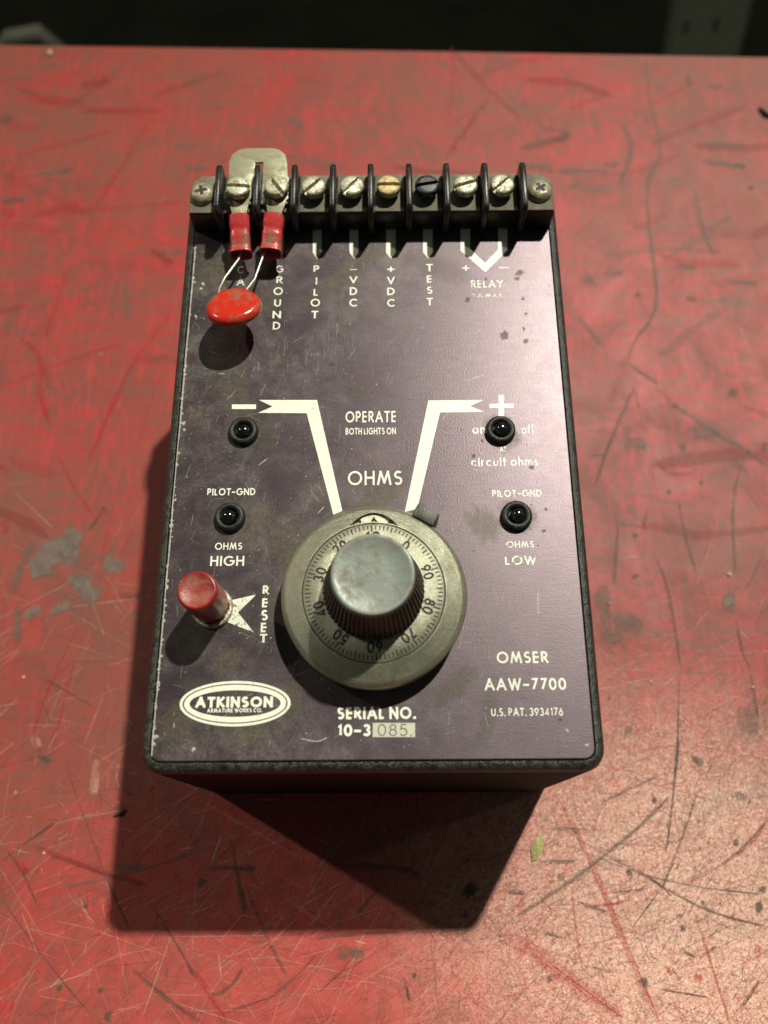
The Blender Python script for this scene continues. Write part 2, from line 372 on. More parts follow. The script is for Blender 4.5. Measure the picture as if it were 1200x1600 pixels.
# ---- bench paint
def mat_bench():
    m, nt, b = new_mat('worn_red_paint'); g = G(nt); v = g.coord()
    big = g.noise(v, 9, 5, 0.6, 0.5); mid = g.noise(v, 42, 6, 0.65, 0.8); fine = g.noise(v, 260, 5, 0.7, 0.3); grain = g.noise(v, 1500, 3, 0.7)
    streak = g.noise(g.coord((26, 260, 1), (0, 0, 0.12)), 1, 5, 0.65, 1.2)
    streak2 = g.noise(g.coord((150, 34, 1), (0, 0, 0.6)), 1, 5, 0.65, 2.2)
    red = g.mix(g.ramp(mid, [(0.4, 0.0), (0.62, 1.0)]), (0.33, 0.03, 0.026), (0.2, 0.042, 0.032))
    red = g.mix(g.math('MULTIPLY', g.ramp(streak, [(0.46, 0.0), (0.6, 1.0)]), 0.6), red, (0.165, 0.068, 0.042))
    red = g.mix(g.math('MULTIPLY', g.ramp(streak2, [(0.5, 0.0), (0.6, 1.0)]), 0.6), red, (0.42, 0.034, 0.031))
    red = g.mix(g.ramp(big, [(0.44, 0.0), (0.62, 0.6)]), red, (0.17, 0.066, 0.042))
    red = g.mix(g.math('MULTIPLY', g.ramp(fine, [(0.5, 0.0), (0.64, 1.0)]), 0.4), red, (0.15, 0.05, 0.043))
    blk = g.ramp(g.noise(g.coord((14, 60, 1), (0, 0, 0.1)), 1, 6, 0.7, 1.0), [(0.6, 0.0), (0.7, 1.0)])
    red = g.mix(g.math('MULTIPLY', blk, 0.75), red, (0.075, 0.07, 0.047))
    # paler mottled red towards the front of the bench
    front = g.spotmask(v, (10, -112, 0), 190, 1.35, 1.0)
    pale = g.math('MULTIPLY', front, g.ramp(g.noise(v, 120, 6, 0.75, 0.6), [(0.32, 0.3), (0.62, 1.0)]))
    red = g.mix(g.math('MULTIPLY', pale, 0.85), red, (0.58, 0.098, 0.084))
    wear_glint = g.spotmask(v, (98, -40, 0), 112, 1.0, 0.85)
    scr1 = g.ramp(g.noise(g.coord((300, 700, 1), (0, 0, 0.9)), 1, 6, 0.8, 2.6), [(0.42, 0.0), (0.58, 1.0)])
    scr2 = g.ramp(g.noise(g.coord((900, 380, 1), (0, 0, -0.45)), 1, 6, 0.8, 2.6), [(0.42, 0.0), (0.58, 1.0)])
    cell = g.ramp(g.noise(v, 900, 6, 0.85, 2.2), [(0.42, 0.0), (0.56, 1.0)])
    w = g.math('MULTIPLY', wear_glint, g.math('MULTIPLY', g.math('ADD', g.math('MULTIPLY', scr1, 0.5), g.math('MULTIPLY', scr2, 0.5)), g.math('ADD', cell, 0.2)), )
    w = g.math('MINIMUM', g.math('MULTIPLY', w, 1.9, True), 0.92)
    red = g.mix(w, red, (0.9, 0.64, 0.5))  # pale worn paint, with the glints of its scratches painted in
    soot = g.math('MULTIPLY', g.ramp(g.noise(v, 26, 6, 0.7, 1.2), [(0.63, 0.0), (0.72, 1.0)]), g.ramp(fine, [(0.35, 0.0), (0.6, 1.0)]))
    red = g.mix(g.math('MULTIPLY', soot, 0.55), red, (0.075, 0.075, 0.055))
    pit = g.ramp(g.noise(v, 700, 2, 0.5), [(0.70, 0.0), (0.76, 1.0)])
    red = g.mix(g.math('MULTIPLY', pit, 0.6), red, (0.09, 0.055, 0.045))
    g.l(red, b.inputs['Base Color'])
    ro = g.math('ADD', g.math('MULTIPLY', mid, 0.3), 0.38); g.l(ro, b.inputs['Roughness'])
    b.inputs['Specular IOR Level'].default_value = 0.32
    h = g.math('ADD', g.math('MULTIPLY', grain, 0.4), g.math('ADD', fine, g.math('MULTIPLY', w, 0.3)))
    g.bump(b, h, 0.25, 0.0004)
    return m
def mat_mark(name, col, strength=1.0, col2=None, rough=0.6, nscale=650):
    """a stain or scratch: broken up by noise, thinning towards its edges (uv.y), with its own strength (uv.x)"""
    m, nt, b = new_mat(name); g = G(nt); v = g.coord()
    uv = g.n('ShaderNodeUVMap'); sp = g.n('ShaderNodeSeparateXYZ'); g.l(uv.outputs[0], sp.inputs[0])
    nz = g.noise(v, nscale, 5, 0.7, 0.5); nz2 = g.noise(v, nscale * 0.2, 3, 0.6)
    a = g.math('ADD', g.math('MULTIPLY', sp.outputs[1], 1.5), g.math('MULTIPLY', g.math('ADD', g.math('MULTIPLY', nz, 0.6), g.math('MULTIPLY', nz2, 0.5)), 2.2))
    a = g.ramp(g.math('SUBTRACT', a, 1.35), [(0.1, 0.0), (0.7, 1.0)])
    tear = g.ramp(g.noise(v, 2600, 3, 0.7), [(0.36, 0.4), (0.56, 1.0)]); a = g.math('MULTIPLY', a, tear)
    a = g.math('MULTIPLY', a, g.math('MULTIPLY', sp.outputs[0], strength), True)
    if col2: g.l(g.mix(g.ramp(nz, [(0.4, 0.0), (0.6, 1.0)]), col, col2), b.inputs['Base Color'])
    else: setp(b, Base_Color=col)
    setp(b, Roughness=rough); g.l(a, b.inputs['Alpha']); b.inputs['Specular IOR Level'].default_value = 0.35
    return m

# ---- anodised face plate
def mat_plate():
    m, nt, b = new_mat('purple_anodised_plate'); g = G(nt); v = g.coord()
    brush = g.noise(g.coord((120, 5200, 1)), 1, 4, 0.7); brush2 = g.noise(g.coord((600, 9000, 1)), 1, 2, 0.6)
    peel = g.noise(v, 2300, 2, 0.5); blot = g.noise(v, 55, 6, 0.68, 0.6); blot2 = g.noise(v, 190, 6, 0.75, 0.4); dust = g.noise(v, 900, 4, 0.75)
    col = g.mix(g.ramp(brush, [(0.3, 0.0), (0.7, 1.0)]), (0.075, 0.056, 0.066), (0.112, 0.089, 0.1))
    left = g.math('ADD', g.spotmask(v, (-58, 95, 0), 85, 0.9, 1.35), g.math('MULTIPLY', g.spotmask(v, (-35, 0, 0), 60, 1.4, 0.7), 0.8))
    top = g.spotmask(v, (-10, 152, 0), 48, 1.5, 1.0)
    knob = g.spotmask(v, (0.6, 46, 0), 46)
    where = g.math('ADD', g.math('ADD', g.math('MULTIPLY', left, 0.75), g.math('MULTIPLY', top, 0.5)), g.math('MULTIPLY', knob, 0.55))
    film = g.math('MULTIPLY', g.ramp(blot, [(0.38, 0.0), (0.68, 1.0)]), g.ramp(blot2, [(0.36, 0.15), (0.62, 1.0)]))
    film = g.math('MULTIPLY', film, g.math('ADD', g.math('MULTIPLY', where, 1.3), 0.2), True)
    film = g.math('MULTIPLY', film, g.ramp(g.noise(v, 1300, 4, 0.75), [(0.34, 0.25), (0.62, 1.0)]))
    col = g.mix(g.math('MULTIPLY', film, 0.9), col, (0.15, 0.14, 0.1))
    dk = g.ramp(dust, [(0.60, 0.0), (0.78, 1.0)])
    col = g.mix(g.math('MULTIPLY', dk, 0.45), col, (0.2, 0.185, 0.18))
    g.l(col, b.inputs['Base Color'])
    g.l(g.math('SUBTRACT', 0.78, g.math('MULTIPLY', film, 0.78)), b.inputs['Metallic'])
    ro = g.math('ADD', g.math('MULTIPLY', film, 0.22), g.math('ADD', g.math('MULTIPLY', blot2, 0.08), 0.355)); g.l(ro, b.inputs['Roughness'])
    b.inputs['Specular IOR Level'].default_value = 1.0; b.inputs['Anisotropic'].default_value = 0.45; tg = g.n('ShaderNodeTangent', direction_type='RADIAL', axis='X'); g.l(tg.outputs[0], b.inputs['Tangent'])
    b.inputs['Specular Tint'].default_value = (1.0, 0.92, 0.98, 1)
    h = g.math('ADD', g.math('MULTIPLY', brush, 0.35), g.math('ADD', g.math('MULTIPLY', peel, 0.9), g.math('MULTIPLY', brush2, 0.25)))
    g.bump(b, h, 0.16, 0.0002)
    return m
def mat_ink(name, worn, col=(0.78, 0.8, 0.67), col2=(0.42, 0.42, 0.27)):
    m, nt, b = new_mat(name); g = G(nt); v = g.coord()
    spots = g.ramp(g.noise(v, 700, 5, 0.7), [(0.56, 0.0), (0.68, 1.0)])
    g.l(g.mix(g.math('MULTIPLY', spots, 0.6), col, col2), b.inputs['Base Color']); setp(b, Roughness=0.42)
    if worn:
        a = g.ramp(g.noise(v, 1100, 4, 0.7, 0.3), [(worn - 0.05, 1.0), (worn + 0.03, 0.06)]); g.l(a, b.inputs['Alpha'])
    return m

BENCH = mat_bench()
MARK = {'d': mat_mark('dark_scuff', (0.075, 0.07, 0.055), 0.78, (0.12, 0.085, 0.065)), 'g': mat_mark('grey_rub', (0.17, 0.15, 0.115), 0.62, (0.12, 0.115, 0.09), nscale=300),
        'r': mat_mark('bright_red_rub', (0.48, 0.032, 0.036), 0.62), 'k': mat_mark('deep_red_rub', (0.26, 0.03, 0.028), 0.75),
        'p': mat_mark('pale_scratch', (0.62, 0.36, 0.27), 0.8), 'h': mat_mark('pale_grey_rub', (0.36, 0.34, 0.29), 0.7, nscale=300),
        'w': mat_mark('cream_glint_scratch', (0.74, 0.58, 0.45), 0.85), 'c': mat_mark('cool_grey_smear', (0.13, 0.125, 0.1), 0.8, (0.2, 0.19, 0.16), nscale=260),  # cream strokes are scratches with their glint painted as colour
        'o': mat_mark('olive_dirt', (0.12, 0.105, 0.06), 0.5, (0.2, 0.18, 0.11), nscale=1100), 's': mat_mark('silver_nick', (0.55, 0.54, 0.47), 0.9, rough=0.35, nscale=1800),
        'b': mat_mark('brown_spot', (0.05, 0.035, 0.02), 0.75, (0.1, 0.08, 0.04), nscale=900)}
PLATE = mat_plate()
INK = {'ink': mat_ink('cream_ink', 0.72), 'worn': mat_ink('rubbed_cream_ink', 0.60), 'bad': mat_ink('nearly_gone_cream_ink', 0.53), 'stamp': simple('stamped_grey', (0.16, 0.16, 0.11), 0.6), 'box': mat_ink('dirty_number_box', 0, (0.52, 0.54, 0.43), (0.3, 0.3, 0.2))}
def mat_case():
    m, nt, b = new_mat('black_moulded_case'); g = G(nt); v = g.coord()
    pt = g.noise(v, 520, 6, 0.78, 0.3); fine = g.noise(v, 1700, 3, 0.7)
    geo = g.n('ShaderNodeNewGeometry'); sx = g.n('ShaderNodeSeparateXYZ'); g.l(geo.outputs['Normal'], sx.inputs[0])
    up = g.ramp(sx.outputs[2], [(0.25, 0.0), (0.9, 1.0)])          # dust lies on what faces up
    f = g.math('MULTIPLY', g.ramp(pt, [(0.46, 0.0), (0.64, 1.0)]), up)
    f2 = g.math('MULTIPLY', g.ramp(fine, [(0.52, 0.0), (0.7, 1.0)]), up)
    col = g.mix(g.math('MULTIPLY', f, 0.7), (0.009, 0.011, 0.01), (0.075, 0.08, 0.052))
    col = g.mix(g.math('MULTIPLY', f2, 0.4), col, (0.15, 0.16, 0.12))
    g.l(col, b.inputs['Base Color']); g.l(g.ramp(sx.outputs[2], [(0.05, 0.12), (0.35, 0.5)]), b.inputs['Specular IOR Level']); g.l(g.math('ADD', g.math('MULTIPLY', f, 0.2), g.ramp(sx.outputs[2], [(0.05, 0.75), (0.4, 0.28)])), b.inputs['Roughness'])
    g.bump(b, g.math('ADD', fine, g.math('MULTIPLY', pt, 0.5)), 0.55, 0.0006)
    return m
CASE = mat_case()
BLOCK = simple('black_phenolic', (0.013, 0.013, 0.012), 0.32, 0, (0.05, 0.05, 0.035), 500, 0.5, 0.75, 0.15)
DUSTY = simple('dust_covered_phenolic', (0.115, 0.11, 0.075), 0.75, 0, (0.2, 0.19, 0.135), 420, 0.42, 0.68, 0.5, 2200)
NICKEL = simple('dull_nickel', (0.58, 0.57, 0.42), 0.32, 0.4, (0.2, 0.17, 0.09), 700, 0.42, 0.66, 0.4, 1900)
ENDSCREW = simple('dirty_nickel', (0.4, 0.38, 0.26), 0.36, 0.4, (0.16, 0.13, 0.07), 700, 0.38, 0.62, 0.4, 1900)
LINK = simple('tarnished_tin_plate', (0.33, 0.33, 0.22), 0.4, 0.3, (0.2, 0.175, 0.09), 420, 0.42, 0.72, 0.2, 2200)
BRASS = simple('corroded_brass', (0.58, 0.47, 0.22), 0.42, 0.3, (0.22, 0.16, 0.06), 900, 0.45, 0.68, 0.5, 2500)
BLUED = simple('blackened_steel', (0.03, 0.034, 0.042), 0.3, 0.3, (0.07, 0.07, 0.07), 900, 0.5, 0.72, 0.3)
def mat_dial():
    m, nt, bs = new_mat('satin_aluminium_dial'); g = G(nt); v = g.coord()
    grain = g.noise(v, 3800, 3, 0.75); blot = g.noise(v, 120, 6, 0.7, 0.8); fineb = g.noise(v, 620, 5, 0.75)
    col = g.mix(g.ramp(grain, [(0.36, 0.0), (0.64, 1.0)]), (0.24, 0.245, 0.18), (0.5, 0.5, 0.375))
    gr = g.math('MULTIPLY', g.ramp(blot, [(0.46, 0.0), (0.66, 1.0)]), g.ramp(fineb, [(0.38, 0.2), (0.6, 1.0)]))
    col = g.mix(g.math('MULTIPLY', gr, 0.75), col, (0.16, 0.14, 0.075))
    rust = g.ramp(g.noise(v, 420, 4, 0.7), [(0.66, 0.0), (0.74, 1.0)])
    col = g.mix(g.math('MULTIPLY', rust, 0.5), col, (0.17, 0.1, 0.045))
    g.l(col, bs.inputs['Base Color']); g.l(g.math('SUBTRACT', 0.72, g.math('MULTIPLY', gr, 0.5)), bs.inputs['Metallic'])
    g.l(g.math('ADD', 0.33, g.math('MULTIPLY', gr, 0.2)), bs.inputs['Roughness'])
    g.bump(bs, g.math('ADD', grain, g.math('MULTIPLY', fineb, 0.4)), 0.45, 0.0003)
    return m
DIAL = mat_dial()
def radial(m, an):
    nt = m.node_tree; bs = nt.nodes['Principled BSDF']; tn = nt.nodes.new('ShaderNodeTangent'); tn.direction_type = 'RADIAL'; tn.axis = 'Z'
    nt.links.new(tn.outputs[0], bs.inputs['Tangent']); bs.inputs['Anisotropic'].default_value = an
GRIP = simple('fluted_dark_grip', (0.06, 0.05, 0.037), 0.42, 0.3, (0.16, 0.13, 0.08), 330, 0.48, 0.7, 0.2)
CAP = simple('dull_grip_top', (0.2, 0.235, 0.21), 0.38, 0.25, (0.13, 0.115, 0.07), 300, 0.44, 0.7, 0.14, 1400)
radial(DIAL, 0.75)
ENGR = simple('engraved_black', (0.018, 0.016, 0.011), 0.7)
RUBBER = simple('black_rubber', (0.011, 0.014, 0.012), 0.4, 0, (0.06, 0.065, 0.045), 700, 0.52, 0.8, 0.3, spec=0.35)
LENS = simple('dark_glass_lens', (0.004, 0.004, 0.004), 0.13, spec=1.0)
BUTTON = simple('red_button_plastic', (0.25, 0.014, 0.012), 0.3, 0, (0.2, 0.04, 0.025), 260, 0.52, 0.78, 0.08)
BUTTON_TOP = simple('dusty_red_button_top', (0.26, 0.026, 0.02), 0.34, 0, (0.3, 0.13, 0.08), 330, 0.42, 0.75, 0.25, 1800)
SLEEVE = simple('red_vinyl_sleeve', (0.5, 0.045, 0.045), 0.26, 0, (0.2, 0.1, 0.055), 210, 0.52, 0.64, 0.35, 700)
EPOXY = simple('red_epoxy_coat', (0.5, 0.026, 0.013), 0.2, 0, (0.26, 0.1, 0.055), 230, 0.5, 0.68, 0.06, 900)
WIRE = simple('tinned_wire', (0.45, 0.45, 0.36), 0.3, 0.6)
LEVER = simple('dark_grey_lever', (0.06, 0.063, 0.052), 0.45, 0.2, (0.14, 0.14, 0.1), 700, 0.48, 0.7, 0.25)

# ------------------------------------------------------------------ mesh helpers (all lengths in mm)
class MB:
    def __init__(s): s.v = []; s.f = []; s.mi = []; s.uv = []
    def add(s, vs, fs, mi=0, uvs=None):
        o = len(s.v); s.v += [tuple(p) for p in vs]; s.uv += list(uvs) if uvs else [(1, 1)] * len(vs)
        for f in fs: s.f.append([i + o for i in f]); s.mi.append(mi)
    def poly(s, pts, n0, n1, mi=0):
        """extruded outline (x, v) from n0 up to n1"""
        a = sum(pts[i][0] * pts[(i + 1) % len(pts)][1] - pts[(i + 1) % len(pts)][0] * pts[i][1] for i in range(len(pts)))
        if a < 0: pts = pts[::-1]
        k = len(pts)
        s.add([(x, y, n0) for x, y in pts] + [(x, y, n1) for x, y in pts],
              [list(range(k))[::-1], list(range(k, 2 * k))] + [[i, (i + 1) % k, k + (i + 1) % k, k + i] for i in range(k)], mi)
    def flat(s, pts, n, mi=0):
        a = sum(pts[i][0] * pts[(i + 1) % len(pts)][1] - pts[(i + 1) % len(pts)][0] * pts[i][1] for i in range(len(pts)))
        if a < 0: pts = pts[::-1]
        s.add([(x, y, n) for x, y in pts], [list(range(len(pts)))], mi)
    def lathe(s, prof, c=(0, 0), seg=48, mi=0, cap0=True, cap1=True, rfun=None):
        vs = []; fs = []
        for j, (r, n) in enumerate(prof):
            for i in range(seg):
                a = 2 * math.pi * i / seg; rr = rfun(j, i, r) if rfun else r
                vs.append((c[0] + rr * math.cos(a), c[1] + rr * math.sin(a), n))
        for j in range(len(prof) - 1):
            for i in range(seg):
                k = (i + 1) % seg; fs.append([j * seg + i, j * seg + k, (j + 1) * seg + k, (j + 1) * seg + i])
        if cap0: fs.append(list(range(seg))[::-1])
        if cap1: fs.append([(len(prof) - 1) * seg + i for i in range(seg)])
        s.add(vs, fs, mi)
    def loft(s, rings, mi=0, cap0=True, cap1=True):
        k = len(rings[0]); vs = [p for r in rings for p in r]; fs = []
        for j in range(len(rings) - 1):
            for i in range(k): fs.append([j * k + i, j * k + (i + 1) % k, (j + 1) * k + (i + 1) % k, (j + 1) * k + i])
        if cap0: fs.append(list(range(k))[::-1])
        if cap1: fs.append([(len(rings) - 1) * k + i for i in range(k)])
        s.add(vs, fs, mi)
    def tube(s, pts, r, seg=10, mi=0):
        pts = [Vector(p) for p in pts]; rings = []
        rr = r if isinstance(r, (list, tuple)) else [r] * len(pts)
        for i, p in enumerate(pts):
            t = (pts[min(i + 1, len(pts) - 1)] - pts[max(i - 1, 0)]).normalized()
            u = t.cross(Vector((0, 0, 1))); u = u.normalized() if u.length > 1e-4 else Vector((1, 0, 0)); w = u.cross(t)
            rings.append([p + rr[i] * (math.cos(a) * u + math.sin(a) * w) for a in [2 * math.pi * k / seg for k in range(seg)]])
        s.loft(rings, mi)
    def ribbon(s, pts, w, n, mi, strength=1.0, jitter=0.0, taper=True):
        """flat stroke with soft sides: uv.y = 1 on the middle line, 0 at the rim; uv.x = strength"""
        P = []
        for i in range(len(pts) - 1):
            a, b = Vector(pts[i]), Vector(pts[i + 1]); k = max(2, int((b - a).length / max(w, 1.2)) + 1); k = min(k, 14)
            P += [a.lerp(b, t / k) for t in range(k)]
        P.append(Vector(pts[-1]))
        if len(pts) > 2:
            for _ in range(2): P = [P[0]] + [(P[i - 1] + 2 * P[i] + P[i + 1]) / 4 for i in range(1, len(P) - 1)] + [P[-1]]
        vs = []; uv = []; m = len(P)
        for i, p in enumerate(P):
            t = (P[min(i + 1, m - 1)] - P[max(i - 1, 0)]); t = t.normalized() if t.length > 1e-9 else Vector((1, 0))
            q = Vector((-t.y, t.x)); e = min(i, m - 1 - i) / max(1, (m - 1) / 2)
            ww = w / 2 * (0.35 + 0.65 * min(1, e * 3) if taper else 1) * (1 + jitter * random.uniform(-0.5, 0.5)); pp = p + q * jitter * w * random.uniform(-0.15, 0.15)
            mid = min(1.0, e * 4 + 0.15) if taper else 1
            for sgn, y in ((-1, 0), (0, mid), (1, 0)): vs.append((pp.x + q.x * ww * sgn, pp.y + q.y * ww * sgn, n)); uv.append((strength, y))
        s.add(vs, [[3 * i + j, 3 * i + j + 1, 3 * i + j + 4, 3 * i + j + 3][::-1] for i in range(m - 1) for j in (0, 1)], mi, uv)
    def blob(s, c, r, n, mi, strength=1.0, ry=None, seg=14):
        a0 = random.random() * 6; ry = ry or r
        vs = [(c[0], c[1], n)]; uv = [(strength, 1)]
        for i in range(seg):
            a = 2 * math.pi * i / seg; q = random.uniform(0.75, 1.2)
            x, y = r * q * math.cos(a), ry * q * math.sin(a)
            vs.append((c[0] + x * math.cos(a0) - y * math.sin(a0), c[1] + x * math.sin(a0) + y * math.cos(a0), n)); uv.append((strength, 0))
        s.add(vs, [[0, 1 + i, 1 + (i + 1) % seg] for i in range(seg)], mi, uv)
    def build(s, name, mats, parent=None, basis=None, smooth=None, bevel=None, uv=False, fix=True):
        me = bpy.data.meshes.new(name); me.from_pydata([(x * MM, y * MM, z * MM) for x, y, z in s.v], [], s.f)
        for m in (mats if isinstance(mats, (list, tuple)) else [mats]): me.materials.append(m)
        me.polygons.foreach_set('material_index', s.mi)
        if uv:
            lay = me.uv_layers.new(name='UVMap'); li = [0] * len(me.loops); me.loops.foreach_get('vertex_index', li)
            lay.data.foreach_set('uv', [c for i in li for c in s.uv[i]])
        if bevel or fix:
            bm = bmesh.new(); bm.from_mesh(me)
            if fix: bmesh.ops.recalc_face_normals(bm, faces=bm.faces)
            if bevel:
                w, ang = bevel[0], math.radians(bevel[1] if len(bevel) > 1 else 40)
                es = [e for e in bm.edges if len(e.link_faces) == 2 and e.calc_face_angle(0) > ang]
                bmesh.ops.bevel(bm, geom=es, offset=w * MM, segments=bevel[2] if len(bevel) > 2 else 2, profile=0.5, affect='EDGES', clamp_overlap=True)
            bm.to_mesh(me); bm.free()
        if smooth:
            me.polygons.foreach_set('use_smooth', [True] * len(me.polygons)); me.set_sharp_from_angle(angle=math.radians(smooth))
        o = bpy.data.objects.new(name, me); C.objects.link(o)
        if parent: o.parent = parent
        if basis is not None: o.matrix_basis = basis
        return o
def circ(c, r, seg=40, a0=0.0, a1=2 * math.pi, ry=None):
    ry = ry or r; k = seg if abs(a1 - a0) > 6.28 else seg + 1
    return [(c[0] + r * math.cos(a0 + (a1 - a0) * i / seg), c[1] + ry * math.sin(a0 + (a1 - a0) * i / seg)) for i in range(k)]
def tag(o, label=None, cat=None, group=None, kind=None):
    for k, x in (('label', label), ('category', cat), ('group', group), ('kind', kind)):
        if x: o[k] = x
    return o

# ------------------------------------------------------------------ stroke lettering (geometric capitals, cap height 1)
def arc(cx, cy, rx, ry, a, b, k=14): return [(cx + rx * math.cos(math.radians(a + (b - a) * i / k)), cy + ry * math.sin(math.radians(a + (b - a) * i / k))) for i in range(k + 1)]
GL = {
 'A': (.84, [[(0, 0), (.42, 1)], [(.42, 1), (.84, 0)], [(.15, .32), (.69, .32)]]), 'B': (.52, [[(0, 0), (0, 1)], [(0, 1), (.24, 1)] + arc(.24, .76, .22, .24, 90, -90, 8) + [(0, .52)], [(0, .52), (.26, .52)] + arc(.26, .26, .26, .26, 90, -90, 8) + [(0, 0)]]),
 'C': (.84, [arc(.5, .5, .5, .5, 45, 315, 20)]), 'D': (.72, [[(0, 0), (0, 1), (.22, 1)] + arc(.22, .5, .5, .5, 90, -90) + [(0, 0)]]), 'E': (.46, [[(.46, 1), (0, 1), (0, 0), (.46, 0)], [(0, .52), (.42, .52)]]),
 'G': (.96, [arc(.5, .5, .5, .5, 45, 360, 22) + [(.55, .5)]]), 'H': (.66, [[(0, 0), (0, 1)], [(.66, 0), (.66, 1)], [(0, .52), (.66, .52)]]), 'I': (.0, [[(0, 0), (0, 1)]]),
 'K': (.6, [[(0, 0), (0, 1)], [(.55, 1), (.05, .48)], [(.12, .55), (.6, 0)]]), 'L': (.38, [[(0, 1), (0, 0), (.42, 0)]]), 'M': (1.0, [[(0, 0), (.2, 1)], [(.2, 1), (.5, .12)], [(.5, .12), (.8, 1)], [(.8, 1), (1, 0)]]),
 'N': (.72, [[(0, 0), (0, 1)], [(0, 1), (.72, 0)], [(.72, 0), (.72, 1)]]), 'O': (1.0, [arc(.5, .5, .5, .5, 0, 360, 28)]), 'P': (.5, [[(0, 0), (0, 1), (.22, 1)] + arc(.22, .73, .27, .27, 90, -90, 10) + [(0, .46)]]),
 'R': (.54, [[(0, 0), (0, 1), (.22, 1)] + arc(.22, .74, .26, .26, 90, -90, 10) + [(0, .48)], [(.2, .48), (.54, 0)]]), 'S': (.52, [arc(.27, .75, .24, .25, 35, 250, 12) + arc(.26, .26, .26, .26, 80, -145, 12)]),
 'T': (.56, [[(0, 1), (.56, 1)], [(.28, 1), (.28, 0)]]), 'U': (.62, [[(0, 1), (0, .31)] + arc(.31, .31, .31, .31, 180, 360, 12) + [(.62, 1)]]), 'V': (.78, [[(0, 1), (.39, 0)], [(.39, 0), (.78, 1)]]),
 'W': (1.16, [[(0, 1), (.3, 0)], [(.3, 0), (.58, .95)], [(.58, .95), (.86, 0)], [(.86, 0), (1.16, 1)]]), 'X': (.7, [[(0, 0), (.66, 1)], [(0, 1), (.7, 0)]]), 'Y': (.72, [[(0, 1), (.36, .5)], [(.72, 1), (.36, .5)], [(.36, .5), (.36, 0)]]),
 '0': (.6, [arc(.3, .5, .3, .5, 0, 360, 24)]), '1': (.2, [[(0, .78), (.2, 1), (.2, 0)]]), '2': (.55, [arc(.27, .72, .26, .28, 170, -35, 10) + [(0, 0), (.55, 0)]]), '3': (.54, [arc(.25, .75, .24, .25, 155, -90, 10), arc(.25, .26, .28, .26, 90, -155, 10)]),
 '4': (.62, [[(.46, 0), (.46, 1), (0, .24), (.62, .24)]]), '5': (.54, [[(.5, 1), (.12, 1), (.05, .56)] + arc(.25, .32, .29, .32, 130, -150, 12)]), '6': (.58, [[(.42, 1), (.06, .48)] + arc(.29, .3, .29, .3, 150, 510, 20)]),
 '7': (.54, [[(0, 1), (.54, 1), (.14, 0)]]), '8': (.56, [arc(.28, .76, .22, .24, 0, 360, 18), arc(.28, .27, .28, .27, 0, 360, 18)]), '9': (.58, [[(.16, 0), (.52, .52)] + arc(.29, .7, .29, .3, -30, 330, 20)]),
 '-': (.42, [[(0, .42), (.42, .42)]]), '+': (.62, [[(0, .45), (.62, .45)], [(.31, .14), (.31, .76)]]), '.': (.06, [[(0, .0), (.06, .0)]]), ' ': (.22, []),
 'o': (.62, [arc(.31, .31, .31, .31, 0, 360, 20)]), 'n': (.46, [[(0, 0), (0, .62)], [(0, .3)] + arc(.23, .38, .23, .24, 180, 0, 10) + [(.46, 0)]]), 'f': (.3, [[(.1, 0), (.1, .8)] + arc(.26, .8, .16, .2, 180, 80, 6), [(0, .6), (.28, .6)]]),
 'c': (.54, [arc(.31, .31, .31, .31, 45, 315, 16)]), 'i': (.0, [[(0, 0), (0, .62)], [(0, .84), (0, .9)]]), 'r': (.26, [[(0, 0), (0, .62)], [(0, .35)] + arc(.2, .4, .2, .21, 180, 70, 6)]), 'u': (.46, [[(0, .62), (0, .24)] + arc(.23, .24, .23, .24, 180, 360, 10) + [(.46, .62)]]),
 't': (.28, [[(.12, 0), (.12, .9)], [(0, .6), (.28, .6)]]), 'h': (.46, [[(0, 0), (0, 1)], [(0, .3)] + arc(.23, .38, .23, .24, 180, 0, 10) + [(.46, 0)]]), 'm': (.8, [[(0, 0), (0, .62)], [(0, .36)] + arc(.2, .41, .2, .21, 180, 0, 8) + [(.4, 0)], [(.4, .36)] + arc(.6, .41, .2, .21, 180, 0, 8) + [(.8, 0)]]),
 's': (.34, [arc(.18, .46, .15, .16, 35, 250, 8) + arc(.17, .16, .17, .16, 80, -145, 8)]),
}
def stroke(mb, pts, w, n, xf, mi=0):
    P = [Vector(p) for p in pts]; closed = len(P) > 3 and (P[0] - P[-1]).length < 1e-4
    if closed: P = P[:-1]
    m = len(P); vs = []
    for i in range(m):
        a = P[i - 1] if (closed or i) else None; b = P[(i + 1) % m] if (closed or i < m - 1) else None
        t1 = (P[i] - a).normalized() if a is not None else None; t2 = (b - P[i]).normalized() if b is not None else None
        t1 = t1 or t2; t2 = t2 or t1; q = Vector((-t1.y - t2.y, t1.x + t2.x))
        q = q.normalized() if q.length > 1e-6 else Vector((-t1.y, t1.x)); sc = w / 2 / max(0.55, q.dot(Vector((-t1.y, t1.x))))
        vs += [P[i] + q * sc, P[i] - q * sc]
    e = m if closed else m - 1
    mb.add([(*xf(p), n) for p in vs], [[2 * i, 2 * i + 1, (2 * i + 3) % (2 * m), (2 * i + 2) % (2 * m)] for i in range(e)], mi)
